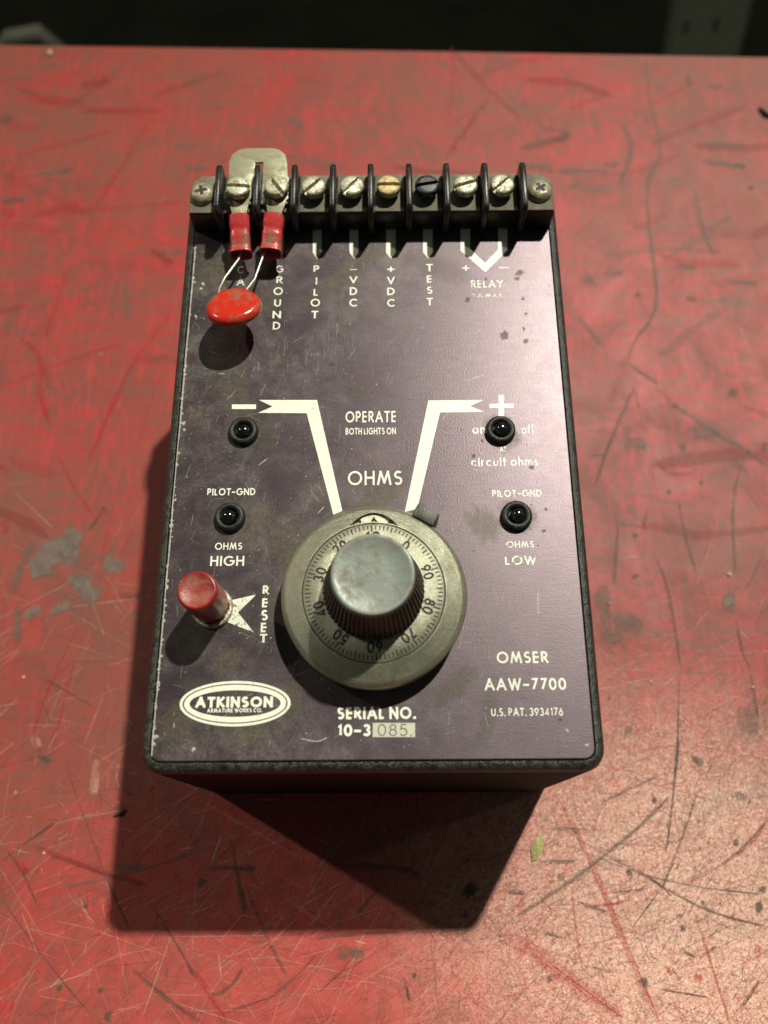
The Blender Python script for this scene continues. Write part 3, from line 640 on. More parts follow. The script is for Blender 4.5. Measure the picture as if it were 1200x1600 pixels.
def text(mb, s, cx, cv, w, hgt, wt, n=0.03, rot=0.0, mi=0, gap=None):
    """centre the string at (cx, cv) with outer width w and height hgt (None keeps the natural width)"""
    wt = wt + 0.025 if wt > .12 else wt
    gap = (0.24 + wt * 0.75) if gap is None else gap
    x = 0; items = []
    for ch in s:
        gw, st = GL[ch]; items.append((x, st)); x += gw + (gap if ch != ' ' else 0.12)
    tot = x - gap; lc = not any(ch.isupper() or ch.isdigit() or ch in 'hft' for ch in s); top = 0.62 if lc else 1.0
    if set(s) <= set('-+'): top = 0.9
    sy = hgt / (top + wt); sx = (w / (tot + wt)) if w and tot > 0.05 else sy
    ca, sa = math.cos(rot), math.sin(rot); zi = 0
    for x0, st in items:
        for pts in st:
            zi += 1
            def xf(p):
                X, Y = (p[0] - tot / 2) * sx, (p[1] - top / 2) * sy
                return (cx + X * ca - Y * sa, cv + X * sa + Y * ca)
            ext = pts
            if len(pts) == 2:   # square ends on straight strokes
                a, b = Vector(pts[0]), Vector(pts[1]); d = (b - a).normalized() * wt * 0.5; ext = [a - d, b + d]
            stroke(mb, [(p[0] + x0, p[1]) for p in ext], wt, n + 0.0015 * zi, xf, mi)
# ------------------------------------------------------------------ the bench (setting)
def build_bench():
    mb = MB()
    out = [(-460, -330), (460, -330), (460, 327), (4.1, 345), (-460, 361)]
    mb.poly(out, -42, 0, 0)
    names = list(MARK); ix = {k: i + 1 for i, k in enumerate(names)}
    z = [0.02]
    def nz(): z[0] += 0.00002; return z[0]
    rnd = random.Random(3)
    def bundle(k, w, pts):
        """a broad scrape is many fine scratches side by side, each running part of the way"""
        P = [Vector(p) for p in pts]
        if len(P) > 2:
            Q = [P[0]]
            for i in range(1, len(P)): Q += [P[i - 1].lerp(P[i], t) for t in (.33, .66, 1)]
            for _ in range(3): Q = [Q[0]] + [(Q[i - 1] + 2 * Q[i] + Q[i + 1]) / 4 for i in range(1, len(Q) - 1)] + [Q[-1]]
            P = Q
        else: P = [P[0].lerp(P[1], i / 6) for i in range(7)]
        m = len(P)
        mb.ribbon([(p.x, p.y) for p in P], w * (2.0 if k == 'c' else 1.3), nz(), ix[k], {'c': .9, 'g': .6}.get(k, .38), 0.6)
        for _ in range(0 if k == 'c' else min(16, int(2 + w / 0.22))):
            i0 = rnd.randint(0, max(0, m - 3)); i1 = min(m - 1, i0 + rnd.randint(2, m)); off = rnd.gauss(0, w * .3)
            q = []
            for i in range(i0, i1 + 1):
                t = (P[min(i + 1, m - 1)] - P[max(i - 1, 0)]).normalized(); q.append((P[i].x - t.y * off + rnd.gauss(0, .05), P[i].y + t.x * off + rnd.gauss(0, .05)))
            mb.ribbon(q, rnd.choice([.12, .18, .25, .35]), nz(), ix[k], rnd.uniform(.5, 1), 0.5)
    dens = lambda x, y: max(0.06, 1.0 - max(0, y + 20) / 150.0)
    # countless fine scratches left by tools, thickest near the front edge
    n = 0
    clusters = [(rnd.uniform(-140, 150), rnd.uniform(-80, 120), rnd.uniform(5, 22), rnd.uniform(0, 3.1)) for _ in range(46)]
    while n < 6500:
        x, y = rnd.uniform(-150, 165), rnd.uniform(-90, 190)
        cl = rnd.choice(clusters); near = rnd.random() < .75
        if near: x, y = rnd.gauss(cl[0], cl[2]), rnd.gauss(cl[1], cl[2])
        if n % 3 == 0: x, y = rnd.gauss(88, 40), rnd.gauss(-38, 26)
        if rnd.random() > dens(x, y): continue
        worn = max(0.0, 1 - math.hypot(x - 98, (y + 40) / 0.85) / 105)
        k = rnd.choices(['d', 'p', 'r', 'g', 'k', 'w'], [24, 14 + 10 * worn, 9 + 22 * worn, 8, 8, 4 + 34 * worn])[0]
        L = min(45, rnd.expovariate(1 / (3.6 if rnd.random() < .8 else 11)) + .6); a = rnd.gauss(cl[3], .3) if near and rnd.random() < .6 else rnd.uniform(0, math.pi)
        if n % 3 == 0: L = min(L, 9)
        if y > 90: L *= 1.6
        c = rnd.gauss(0, 0.22); pts = []
        for i in range(5):
            t = (i / 4 - 0.5); pts.append((x + L * t * math.cos(a) - L * c * t * t * math.sin(a), y + L * t * math.sin(a) + L * c * t * t * math.cos(a)))
        w = rnd.choice([0.12, 0.14, 0.17, 0.2, 0.24]) if L > 6 else rnd.choice([0.12, 0.16, 0.2, 0.26, 0.4])
        mb.ribbon(pts if L > 5 else [pts[0], pts[-1]], w, nz(), ix[k], rnd.uniform(0.35, 1.0) * (.5 if L > 8 and k == 'd' else 1), 0.5); n += 1
    for i in range(3600):     # hairlines, only seen close to
        x, y = (rnd.gauss(70, 55), rnd.gauss(-38, 25)) if i % 2 else (rnd.uniform(-150, 160), rnd.uniform(-85, 70))
        L = rnd.uniform(3, 22) if i % 5 else rnd.uniform(15, 45); a = rnd.gauss(.5, .5) if i % 3 else rnd.uniform(0, 3.14)
        mb.ribbon([(x, y), (x + L * math.cos(a), y + L * math.sin(a))], rnd.choice([.12, .15, .19]), nz(), ix[rnd.choice('dddpwrwk' if x > 20 else 'ddpwrwk')], rnd.uniform(.35, .9), .3)
    for i in range(260):      # nicks and spots
        x, y = rnd.uniform(-150, 165), rnd.uniform(-90, 220)
        if rnd.random() > dens(x, y) + 0.1: continue
        mb.blob((x, y), rnd.choice([0.25, 0.35, 0.5, 0.9, 1.5]), nz(), ix[rnd.choice('ddddgkpr')], rnd.uniform(0.5, 1), rnd.uniform(0.3, 0.9))
    for i in range(110):      # broad rubs further back
        x, y = rnd.uniform(-270, 270), rnd.uniform(90, 338)
        a = rnd.gauss(0.1, 0.35) if rnd.random() < 0.65 else rnd.uniform(0, 3.1); L = rnd.uniform(12, 60); b = rnd.uniform(-5, 5)
        mb.ribbon([(x - L / 2 * math.cos(a), y - L / 2 * math.sin(a)), (x + b * 0.5, y + b), (x + L / 2 * math.cos(a), y + L / 2 * math.sin(a))], rnd.uniform(2.5, 9), nz(), ix[rnd.choice('rrrkkkgg')], rnd.uniform(0.15, 0.45), 0.5)
    for k, w, pts in MARKS:   # the individual marks one can make out
        if len(pts) == 1: mb.blob(pts[0], w * 0.62, nz(), ix[k], 1.0, w * 0.45)
        else: bundle(k, w, pts)
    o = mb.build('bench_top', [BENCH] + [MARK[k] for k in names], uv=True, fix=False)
    tag(o, kind='structure')
build_bench()

# ------------------------------------------------------------------ dark workshop behind the bench
def flat_obj(name, pts, mat, kind):
    mb = MB(); mb.add(pts, [list(range(len(pts)))]); o = mb.build(name, mat, fix=False); tag(o, kind=kind); return o
FLOOR = simple('dark_oily_floor', (0.12, 0.115, 0.075), 0.85, 0, (0.07, 0.067, 0.045), 6, 0.4, 0.7)
flat_obj('floor', [(-9000, -4000, -900), (9000, -4000, -900), (9000, 9000, -900), (-9000, 9000, -900)], FLOOR, 'structure')
POST = simple('grey_painted_steel', (0.72, 0.76, 0.58), 0.55, 0, (0.6, 0.62, 0.48), 40, 0.45, 0.7)
def shelf_post():
    root = bpy.data.objects.new('shelf_post', None); C.objects.link(root)
    root.location = (0.488, 0.9, -0.9); root.rotation_euler = (0, -0.17, -0.08)
    tag(root, 'slotted grey steel post leaning slightly, in the dark behind the bench', 'shelf post')
    bmn = bpy.data.meshes.new('upright'); bm = bmesh.new()
    def slab(x0, x1, y0, y1, z0, z1):
        r = bmesh.ops.create_cube(bm, size=1.0)
        for v in r['verts']: v.co = Vector(((x0 + x1) / 2 + v.co.x * (x1 - x0), (y0 + y1) / 2 + v.co.y * (y1 - y0), (z0 + z1) / 2 + v.co.z * (z1 - z0)))
    # folded channel: the front web is built round its two rows of keyhole slots
    cols = [(-42, -31), (-25, 4), (10, 24), (30, 42)]
    for a, b in cols: slab(a * MM, b * MM, 0, 0.002, 0, 1.7)
    for k in range(34):
        z0 = k * 0.05
        for a, b in ((-31, -25), (4, 10), (24, 30)): slab(a * MM, b * MM, 0.0, 0.002, z0 + (0.02 if a != 24 else 0), z0 + 0.05)
    slab(-0.042, -0.04, 0.0021, 0.05, 0, 1.7); slab(0.04, 0.042, 0.0021, 0.05, 0, 1.7)
    bm.to_mesh(bmn); bm.free(); bmn.materials.append(POST)
    o = bpy.data.objects.new('upright', bmn); C.objects.link(o); o.parent = root
    mb = MB(); mb.poly([(-60, -20), (60, -20), (60, 70), (-60, 70)], -0.5, 3.5); mb.build('foot_plate', POST, root)
shelf_post()
mb = MB()   # grey hose arching up just beyond the far edge at the left
mb.tube([(-330, 560, -900), (-328, 560, -500), (-320, 560, -250), (-306, 560, -176), (-282, 560, -152), (-262, 561, -149), (-251, 563, -168), (-240, 566, -300), (-238, 568, -900)], 9, 12)
HOSE = simple('dull_grey_hose', (0.11, 0.105, 0.08), 0.6)
o = mb.build('hose', HOSE, smooth=60); tag(o, 'dull grey hose looping up beyond the far edge of the bench', 'hose')

# ------------------------------------------------------------------ the box
root = bpy.data.objects.new('control_box', None); C.objects.link(root); root.location = (0, 0.075, 0)
tag(root, 'black box with purple face plate, dial, red button and screw terminals on red bench', 'control box')
B0 = Matrix.Translation((0, -0.075, 0)); BP = B0 @ M_PANEL
def part(mb, name, mats, label=None, **kw):
    o = mb.build(name, mats, root, BP, **kw)
    if label: o['label'] = label
    return o
def sub(mb, name, mats, parent, label=None, **kw):
    o = mb.build(name, mats, parent, **kw)
    if label: o['label'] = label
    return o

def rrect(x0, x1, v0, v1, r, seg=8):
    p = []
    for cx, cv, a in ((x1 - r, v1 - r, 0), (x0 + r, v1 - r, 90), (x0 + r, v0 + r, 180), (x1 - r, v0 + r, 270)):
        p += [(cx + r * math.cos(math.radians(a + 90 * i / seg)), cv + r * math.sin(math.radians(a + 90 * i / seg))) for i in range(seg + 1)]
    return p
def build_case():
    slope = math.tan(TILT); ct = math.cos(TILT)
    def ring(inset, dn, zabs=None):
        r = max(0.4, 5.5 - inset); pts = rrect(-56.1 + inset, 56.1 - inset, 0 + inset, REAR - inset, r)
        return [(x, y, (HF + slope * y + dn) if zabs is None else zabs) for x, y in pts]
    rings = [ring(1.2, 0, 0.0), ring(0, 0, 1.2)]
    for k in range(8): rings.append([(x, y, 1.2 + (HF + slope * y - 2.4 - 1.2) * (k + 1) / 8) for x, y, _ in ring(0, 0)])
    rings += [ring(2.3 * (1 - math.cos(math.radians(a))), -2.3 * (1 - math.sin(math.radians(a))) - 0.12) for a in (20, 40, 60, 80)]
    rings += [ring(2.42, -0.1), ring(2.5, -0.25), ring(2.5, -2.2)]
    mb = MB(); mb.loft(rings); return mb
case = build_case().build('case', CASE, root, B0, smooth=50)

# face plate with its printing, nicks and dirt
def build_plate():
    mb = MB(); v1 = (REAR - 2.8) / math.cos(TILT)
    pts = rrect(-53.4, 53.4, 2.78, v1, 2.6)
    ins = rrect(-53.15, 53.15, 3.03, v1 - 0.25, 2.4)
    mb.loft([[(x, y, -1.9) for x, y in pts], [(x, y, -0.2) for x, y in pts], [(x, y, 0.0) for x, y in ins]], 0)
    names = ['o', 's', 'b', 'd', 'h']; ix = {k: i + 1 for i, k in enumerate(names)}; z = [0.006]; r = random.Random(11)
    def nz(): z[0] += 0.00002; return z[0]
    def loose(): return (r.uniform(-52, 52), r.uniform(5, 150))
    for c, w, h in (((-47, 140), 7, 9), ((-30, 131), 9, 6), ((-44, 112), 7, 9), ((-49, 96), 3, 3), ((-38, 100), 12, 7), ((-6, 103), 3.5, 2.5), ((-46, 33), 6, 9), ((-36, 27), 7, 4), ((-48, 12), 6, 8), ((-30, 9), 9, 4), ((-24, 38), 5, 9),
                    ((-33, 63), 9, 8), ((-30, 89), 8, 6), ((-22, 57), 9, 7), ((20, 20), 9, 4), ((-20, 17), 7, 5), ((0, 68), 22, 5), ((0, 147), 45, 5), ((30, 62), 6, 8), ((36, 87), 6, 6), ((-4, 101), 4, 3), ((20, 142), 16, 6), ((-42, 146), 8, 5), ((40, 63), 5, 5), ((28, 12), 10, 3)):
        mb.blob(c, w, nz(), ix['o'], r.uniform(0.45, 0.8), h, 22)
    for c, q in (((-35.2, 89.0), 5.0), ((-37.5, 64.2), 5.0), ((35.1, 88.8), 4.8), ((38.0, 64.0), 5.0), ((-40.4, 40), 6)): mb.blob(c, q * 1.25, nz(), ix['o'], 0.9, q * 1.25, 20)
    for c, q in (((43.5, 140), 2.0), ((42.6, 138), 1.2), ((44.5, 126), .8), ((44, 131), 1.0), ((33.5, 138), .8), ((32, 136), .5), ((-11.5, 110), .9), ((28, 131), 1.3), ((38, 119), 2.2), ((44, 117), 1.2), ((27.5, 81.5), .9), ((16, 55), .8), ((43, 78), 1.1), ((45, 60), .9), ((46, 66), .8), ((-8, 106), .8), ((45.5, 12), .7), ((30, 86), .8), ((43.5, 121), .8)):
        mb.blob(c, q, nz(), ix['b'], 0.85, q * 0.8)
    for i in range(150):      # brown specks
        c = loose(); q = r.choice([.12, .16, .25, .4]); mb.blob(c, q, nz(), ix['b'], r.uniform(.5, 1), q, 8)
    for i in range(1500):      # silver pin-pricks where the colour is knocked off
        x, v = loose()
        if r.random() > 0.35 + 0.5 * (x < -15) + 0.2 * (v > 100): continue
        q = r.choice([.1, .12, .16, .2, .3]); mb.blob((x, v), q, nz(), ix['s'], r.uniform(.35, 1), q * r.uniform(.5, 1), 7)
    for i in range(520):      # fine scratches, mostly up-and-down in the upper half
        x, v = loose(); L = r.uniform(.6, 5); a = r.gauss(1.5, .25) if r.random() < .55 else r.uniform(0, 3.1)
        mb.ribbon([(x, v), (x + L * math.cos(a), v + L * math.sin(a))], r.choice([.1, .14, .18]), nz(), ix['s'], r.uniform(.25, .8))
    for i in range(60):       # a rubbed patch of short parallel scratches
        x, v = r.gauss(-16, 6), r.gauss(112, 4); L = r.uniform(2, 6)
        mb.ribbon([(x, v), (x + r.uniform(-.3, .3), v + L)], .1, nz(), ix['s'], r.uniform(.25, .7))
    for i in range(40):
        x, v = r.gauss(10, 8), r.gauss(112, 4); L = r.uniform(1.5, 5)
        mb.ribbon([(x, v), (x + r.uniform(-.3, .3), v + L)], .09, nz(), ix['s'], r.uniform(.2, .55))
    for p in ([(-46.6, 114.6), (-44.2, 113.6)], [(-43.8, 107.2), (-41.2, 107.2)], [(19, 92), (21.5, 95)], [(26, 104), (32, 106.5)], [(-18, 8), (-13, 7), (-10.5, 8.3)], [(-14.7, 65), (-12.5, 67.5)], [(-48.2, 10), (-48.1, 12.2)], [(27, 77), (29, 77.7)], [(42, 37), (42.2, 44)], [(-31, 79), (-28, 81.5)]):
        mb.ribbon(p, .35, nz(), ix['s'], 1.0, .3)
    for i in range(70):       # bare metal along the chipped left edge
        v = r.uniform(4, 150); q = r.uniform(.15, .55); mb.blob((-53.0 + r.uniform(-.1, .45), v), q, nz(), ix['s'], 1, q * 1.6, 8)
    for c, q in (((-52.4, 8.5), 1.1), ((-52.6, 6.8), .8), ((-43, 5.6), 1.0), ((-51.9, 92), .9), ((-51.7, 90), .8), ((-49.7, 137), 1.0), ((-50.2, 135.5), .8), ((51.5, 6), .9), ((47, 9.5), .8), ((-52.6, 83), .7), ((-51, 126), .8)): mb.blob(c, q, nz(), ix['s'], 1, q * .7, 9)
    for x0, x1 in ((-53.1, -52.75),):
        mb.ribbon([(-52.95, 4), (-53.0, 60), (-52.9, 149)], .5, nz(), ix['s'], 1.0, .8, False)
    return part(mb, 'face_plate', [PLATE] + [MARK[k] for k in names], smooth=30, uv=True, fix=False)
plate = build_plate()
LET = {'ink': [], 'worn': [], 'bad': [], 'stamp': []}
GROUPS = {'OPERATE': 0}
def printing():
    cols = {}
    for s, x, v, w, hgt, wt, k in TEXTS:
        if s in ('C', 'A') and x < -33: k = 'bad'      # rubbed almost away under the sleeves
        mb = MB(); text(mb, s, x, v, w, hgt, wt, 0.045 if k != 'stamp' else 0.09)
        key = 'lettering' if k != 'stamp' else 'stamped_number'
        if s in '+-': sub(mb, 'sign_mark', INK[k], plate, fix=False); continue
        if len(s) == 1 and k == 'ink':      # letters set one under another make one word
            col = (round(x / 4.2), k); cols.setdefault(col, MB()); m0 = cols[col]; m0.add(mb.v, mb.f); continue
        sub(mb, key, INK[k], plate, fix=False)
    for (c, k), m0 in cols.items(): sub(m0, 'lettering', INK[k], plate, fix=False)
    for nm, pts in POLYS.items():
        mb = MB(); mb.flat(pts, 0.03)
        worn = nm in ('plusV1', 'star') or nm in ('relay',)
        name = 'number_box' if nm == 'box' else 'arrow_mark' if nm.startswith(('arrow', 'p0', 'p1', 'p2', 'p3', 'p4', 'p5', 'relay', 'star')) else 'sign_mark'
        sub(mb, name, INK['box' if nm == 'box' else 'worn' if nm in ('star', 'plusV1') else 'ink'], plate, fix=False)
    mb = MB(); cx, cv = -33.59, 16.25; rx, ry = 13.6, 5.45
    def oval(a, b, n):
        k = 72; o = circ((cx, cv), rx * a[0], k, ry=ry * a[1]); i = circ((cx, cv), rx * b[0], k, ry=ry * b[1])
        mb.add([(*p, n) for p in o] + [(*p, n) for p in i], [[j, (j + 1) % k, k + (j + 1) % k, k + j] for j in range(k)])
    oval((1, 1), (.945, .88), 0.03); oval((.92, .83), (.82, .585), 0.031)
    sub(mb, 'oval_emblem', INK['ink'], plate, fix=False)
printing()

# terminal block
def build_block():
    mb = MB(); y0, y1 = 155.6, 169.2
    body = [(-53.6, y0), (53.6, y0), (53.6, y1 - 3), (50.6, y1), (-50.6, y1), (-53.6, y1 - 3)]
    mb.poly(body, 0.02, 7.7, 0)
    blk = part(mb, 'terminal_block', BLOCK, smooth=30, bevel=(0.5,))
    mb = MB()
    xs = [-53.3, -45.5] + sum([[-43.1 + 11.04 * k, -34.5 + 11.04 * k] for k in range(8)], []) + [45.2, 53.3]
    for i in range(0, len(xs), 2):
        a, b = xs[i], xs[i + 1]
        if a < -50: p = [(a, y0 + .15), (b, y0 + .15), (b, y1 - .2), (a + 2.9, y1 - .2), (a, y1 - 3)]
        elif b > 50: p = [(a, y0 + .15), (b, y0 + .15), (b, y1 - 3), (b - 2.9, y1 - .2), (a, y1 - .2)]
        else: p = [(a, y0 + .15), (b, y0 + .15), (b, y1 - .2), (a, y1 - .2)]
        mb.poly(p, 7.6, 8.25)
    sub(mb, 'dusty_land', DUSTY, blk, 'dust covered top of the terminal block', smooth=30, bevel=(0.2,))
    for k in range(9):
        x = -44.3 + 11.04 * k; mb = MB(); dx = (0.0, 0.15, -0.1, 0.05, 0, 0.1, -.05, .05, .1)[k]
        prof = [(153.2, 0.12), (152.3, 11.2), (153.1, 12.8), (154.2, 13.5), (167.2, 13.7), (168.9, 12.9), (169.5, 11.4), (169.5, 0.12)]
        t = 0.85
        mb.add([(x - t + dx, v, n) for v, n in prof] + [(x + t + dx, v, n) for v, n in prof], [list(range(8))[::-1], list(range(8, 16))] + [[i, (i + 1) % 8, 8 + (i + 1) % 8, 8 + i] for i in range(8)])
        sub(mb, 'barrier', BLOCK, blk, smooth=50, bevel=(0.6, 40, 3))
    return blk
block = build_block()
def slotted(c, n0, n1, r, ang, mat, label, shaft=True):
    mb = MB(); w = 0.6; m = n0 + (n1 - n0) * 0.42
    mb.lathe([(r * .97, n0), (r, n0 + .15), (r, m)], c, 40)
    if shaft: mb.lathe([(1.9, 8.0), (1.9, n0 + .05)], c, 20)
    ca, sa = math.cos(ang), math.sin(ang)
    for sg in (1, -1):
        half = math.asin(w / r); rings = []
        for rr, n in ((r, m - .02), (r, n1 - .75), (r * .96, n1 - .38), (r * .84, n1 - .1), (r * .6, n1)):
            half = math.asin(min(.95, w / rr)); a0, a1 = half, math.pi - half
            arcp = [(rr * math.cos(a0 + (a1 - a0) * i / 22), rr * math.sin(a0 + (a1 - a0) * i / 22) * sg) for i in range(23)]
            rings.append([(c[0] + x * ca - y * sa, c[1] + x * sa + y * ca, n) for x, y in (arcp if sg > 0 else arcp[::-1])])
        mb.loft(rings)
    return sub(mb, 'terminal_screw', mat, block, label, smooth=40)
SX = [-38.6, -27.8, -16.8, -5.6, 5.0, 16.2, 27.4, 38.1]
ANG = [-0.08, -0.95, 0.78, 0.85, 0.0, 0.2, 0.32, 0.75]
for k in range(8):
    lifted = k < 2
    mat = BRASS if k == 4 else BLUED if k == 5 else NICKEL
    slotted((SX[k] + (0.0, .35, 0, 0, 0, 0, 0, 0)[k], (161.2, 161.4)[k] if lifted else 162.1), 11.0 if lifted else 10.0, 13.2 if lifted else 12.2, 3.45, ANG[k], mat,
            {4: 'tarnished brass terminal screw', 5: 'blackened terminal screw'}.get(k), True)
for x, a in ((-49.7, .2), (49.4, .6)):
    mb = MB(); c = (x, 161.9)
    mb.lathe([(3.75, 8.2), (3.75, 8.6), (3.55, 9.4), (3.0, 10.1), (2.2, 10.55), (1.9, 10.6)], c, 36)
    ms = sub(mb, 'mounting_screw', NICKEL, block, smooth=40)
    # flat dark cross on the head; its colour gives the shade of a recess
    mb2 = MB(); ca, sa = math.cos(a), math.sin(a)
    cr = [(.45, 1.75), (-.45, 1.75), (-.5, .5), (-1.75, .45), (-1.75, -.45), (-.5, -.5), (-.45, -1.75), (.45, -1.75), (.5, -.5), (1.75, -.45), (1.75, .45), (.5, .5)]
    mb.flat([(c[0] + px * ca - py * sa, c[1] + px * sa + py * ca) for px, py in cr], 10.63, 1)
    bpy.data.objects.remove(ms); sub(mb, 'mounting_screw', [ENDSCREW, ENGR], block, smooth=40, fix=False)

# jumper link clamped under the first two screws
mb = MB()
outl = [(-42.13, 157.7), (-42.33, 173.3), (-41.62, 175.9), (-39.58, 177.7), (-37.33, 178.2), (-29.78, 178.2), (-27.54, 177.6), (-25.7, 175.7), (-25.09, 173.3), (-24.68, 167.6), (-23.87, 166.7), (-23.66, 157.7), (-32.15, 157.7), (-32.15, 171.5), (-32.15, 172.9), (-34.55, 172.9), (-34.55, 171.5), (-34.55, 157.7)]
mb.poly(outl, 8.7, 9.5); part(mb, 'jumper_link', LINK, smooth=30, bevel=(0.2,))
# ring terminals with red sleeves
def ring_terminal(cx, cv, end, drop, tw):
    mb = MB(); d = Vector((end[0] - cx, end[1] - cv)).normalized(); q = Vector((-d.y, d.x)); c = Vector((cx, cv))
    ring = [c + 4.15 * Vector((math.cos(a), math.sin(a))) for a in [math.atan2(d.y, d.x) + math.radians(48 + (312 - 48) * i / 30) for i in range(31)]]
    neck = [c + d * 9.2 - q * 1.6, c + d * 9.2 + q * 1.6]
    pts = ring + neck
    # tongue bends down towards the sleeve
    def nn(p): t = (p - c).dot(d); return 10.25 - max(0, t - 3.5) * drop * .5
    k = len(pts); mb.add([(p.x, p.y, nn(p) - .7) for p in pts] + [(p.x, p.y, nn(p)) for p in pts], [list(range(k))[::-1], list(range(k, 2 * k))] + [[i, (i + 1) % k, k + (i + 1) % k, k + i] for i in range(k)])
    t = part(mb, 'ring_terminal', LINK, smooth=30, bevel=(0.12,))
    mb = MB(); rings = []
    L = 10.4; prof = [(0, .93, .8), (.02, 1.0, .92), (.25, 1.02, .95), (.36, .97, .84), (.42, .93, .78), (.5, .98, .9), (.62, 1.0, .93), (.7, .97, .86), (.78, .98, .9), (.92, 1.04, 1.0), (.96, 1.12, 1.1), (1.0, 1.15, 1.12)]
    for f, a, b in prof:
        p = c + d * (7.9 + f * L); n0 = 9.4 - drop * f * L - 0.15; ring = []
        for i in range(24):
            an = 2 * math.pi * i / 24; x = 2.95 * a * math.copysign(abs(math.cos(an)) ** .6, math.cos(an)); y = 2.25 * b * math.copysign(abs(math.sin(an)) ** .6, math.sin(an)) + tw * x * .18
            pp = p + q * x; ring.append((pp.x, pp.y, n0 + y))
        rings.append(ring)
    inner = [tuple(Vector(rings[-1][i]).lerp(Vector([sum(v[j] for v in rings[-1]) / 24 for j in range(3)]), .16)) for i in range(24)]
    deep = []
    for (x, y, z) in inner: deep.append((x - d.x * 3.5, y - d.y * 3.5, z + drop * 3.5))
    rings += [inner, deep]
    mb.loft(rings); sub(mb, 'sleeve', SLEEVE, t, smooth=50)
    return c + d * (7.9 + L)
e1 = ring_terminal(SX[0], 161.2, (-37.9, 143.5), 0.36, 0.3)
e2 = ring_terminal(SX[1] + .35, 161.4, (-29.4, 141.0), 0.33, -0.3)
# red disc capacitor held by its two leads
def capacitor():
    ta = math.radians(18.5); c = Vector((-38.05, 122.4, 9.8)); ex = Vector((1, 0.03, 0.03)).normalized(); ed = Vector((0, -math.cos(ta), math.sin(ta))); en = ex.cross(ed) * -1
    prof = []
    for r, hh in ((0.6, 2.0), (3.5, 2.02), (5.6, 1.9), (6.6, 1.65), (7.3, 1.15), (7.65, .5), (7.72, 0)): prof.append((r, hh))
    prof = prof + [(r, -hh) for r, hh in prof[-2::-1]]
    seg = 56; rings = []
    l1, l2 = Vector((-43.0, 130.6, 7.0)), Vector((-35.2, 130.4, 7.0))
    for r, hh in prof:
        ring = []
        for i in range(seg):
            a = 2 * math.pi * i / seg; y = math.sin(a); x = math.cos(a)
            rr = r * (1 + 0.02 * math.sin(3 * a + 1)); fy = .95
            p = c + ex * rr * x + ed * rr * fy * y + en * hh
            if r > 4:                       # epoxy runs a little way up each lead
                for lp, q in ((l1, .85), (l2, .3)):
                    dd = (p - lp); w = math.exp(-(dd.length / 2.1) ** 2); p = p + (lp + Vector((0, 1.2, 0)) - p) * w * q
            ring.append(p)
        rings.append(ring)
    mb = MB(); mb.loft(rings); cap = part(mb, 'capacitor', EPOXY, 'red disc capacitor hanging from the two sleeved terminals', smooth=60)
    mb = MB(); mb.tube([(e1.x + .2, e1.y + 2, 6.2), (e1.x - .6, e1.y - 1.5, 5.6), (-42.0, 134.5, 6.3), (-43.1, 130.6, 7.0), (-43.2, 128, 7.5)], 0.36); sub(mb, 'lead', WIRE, cap, smooth=60)
    mb = MB(); mb.tube([(e2.x - 1.4, e2.y + 2, 6.2), (e2.x - 2.2, e2.y - .6, 5.7), (-33.4, 134.0, 6.3), (-35.3, 130.2, 7.0), (-36.3, 128, 7.6)], 0.36); sub(mb, 'lead', WIRE, cap, smooth=60)
capacitor()

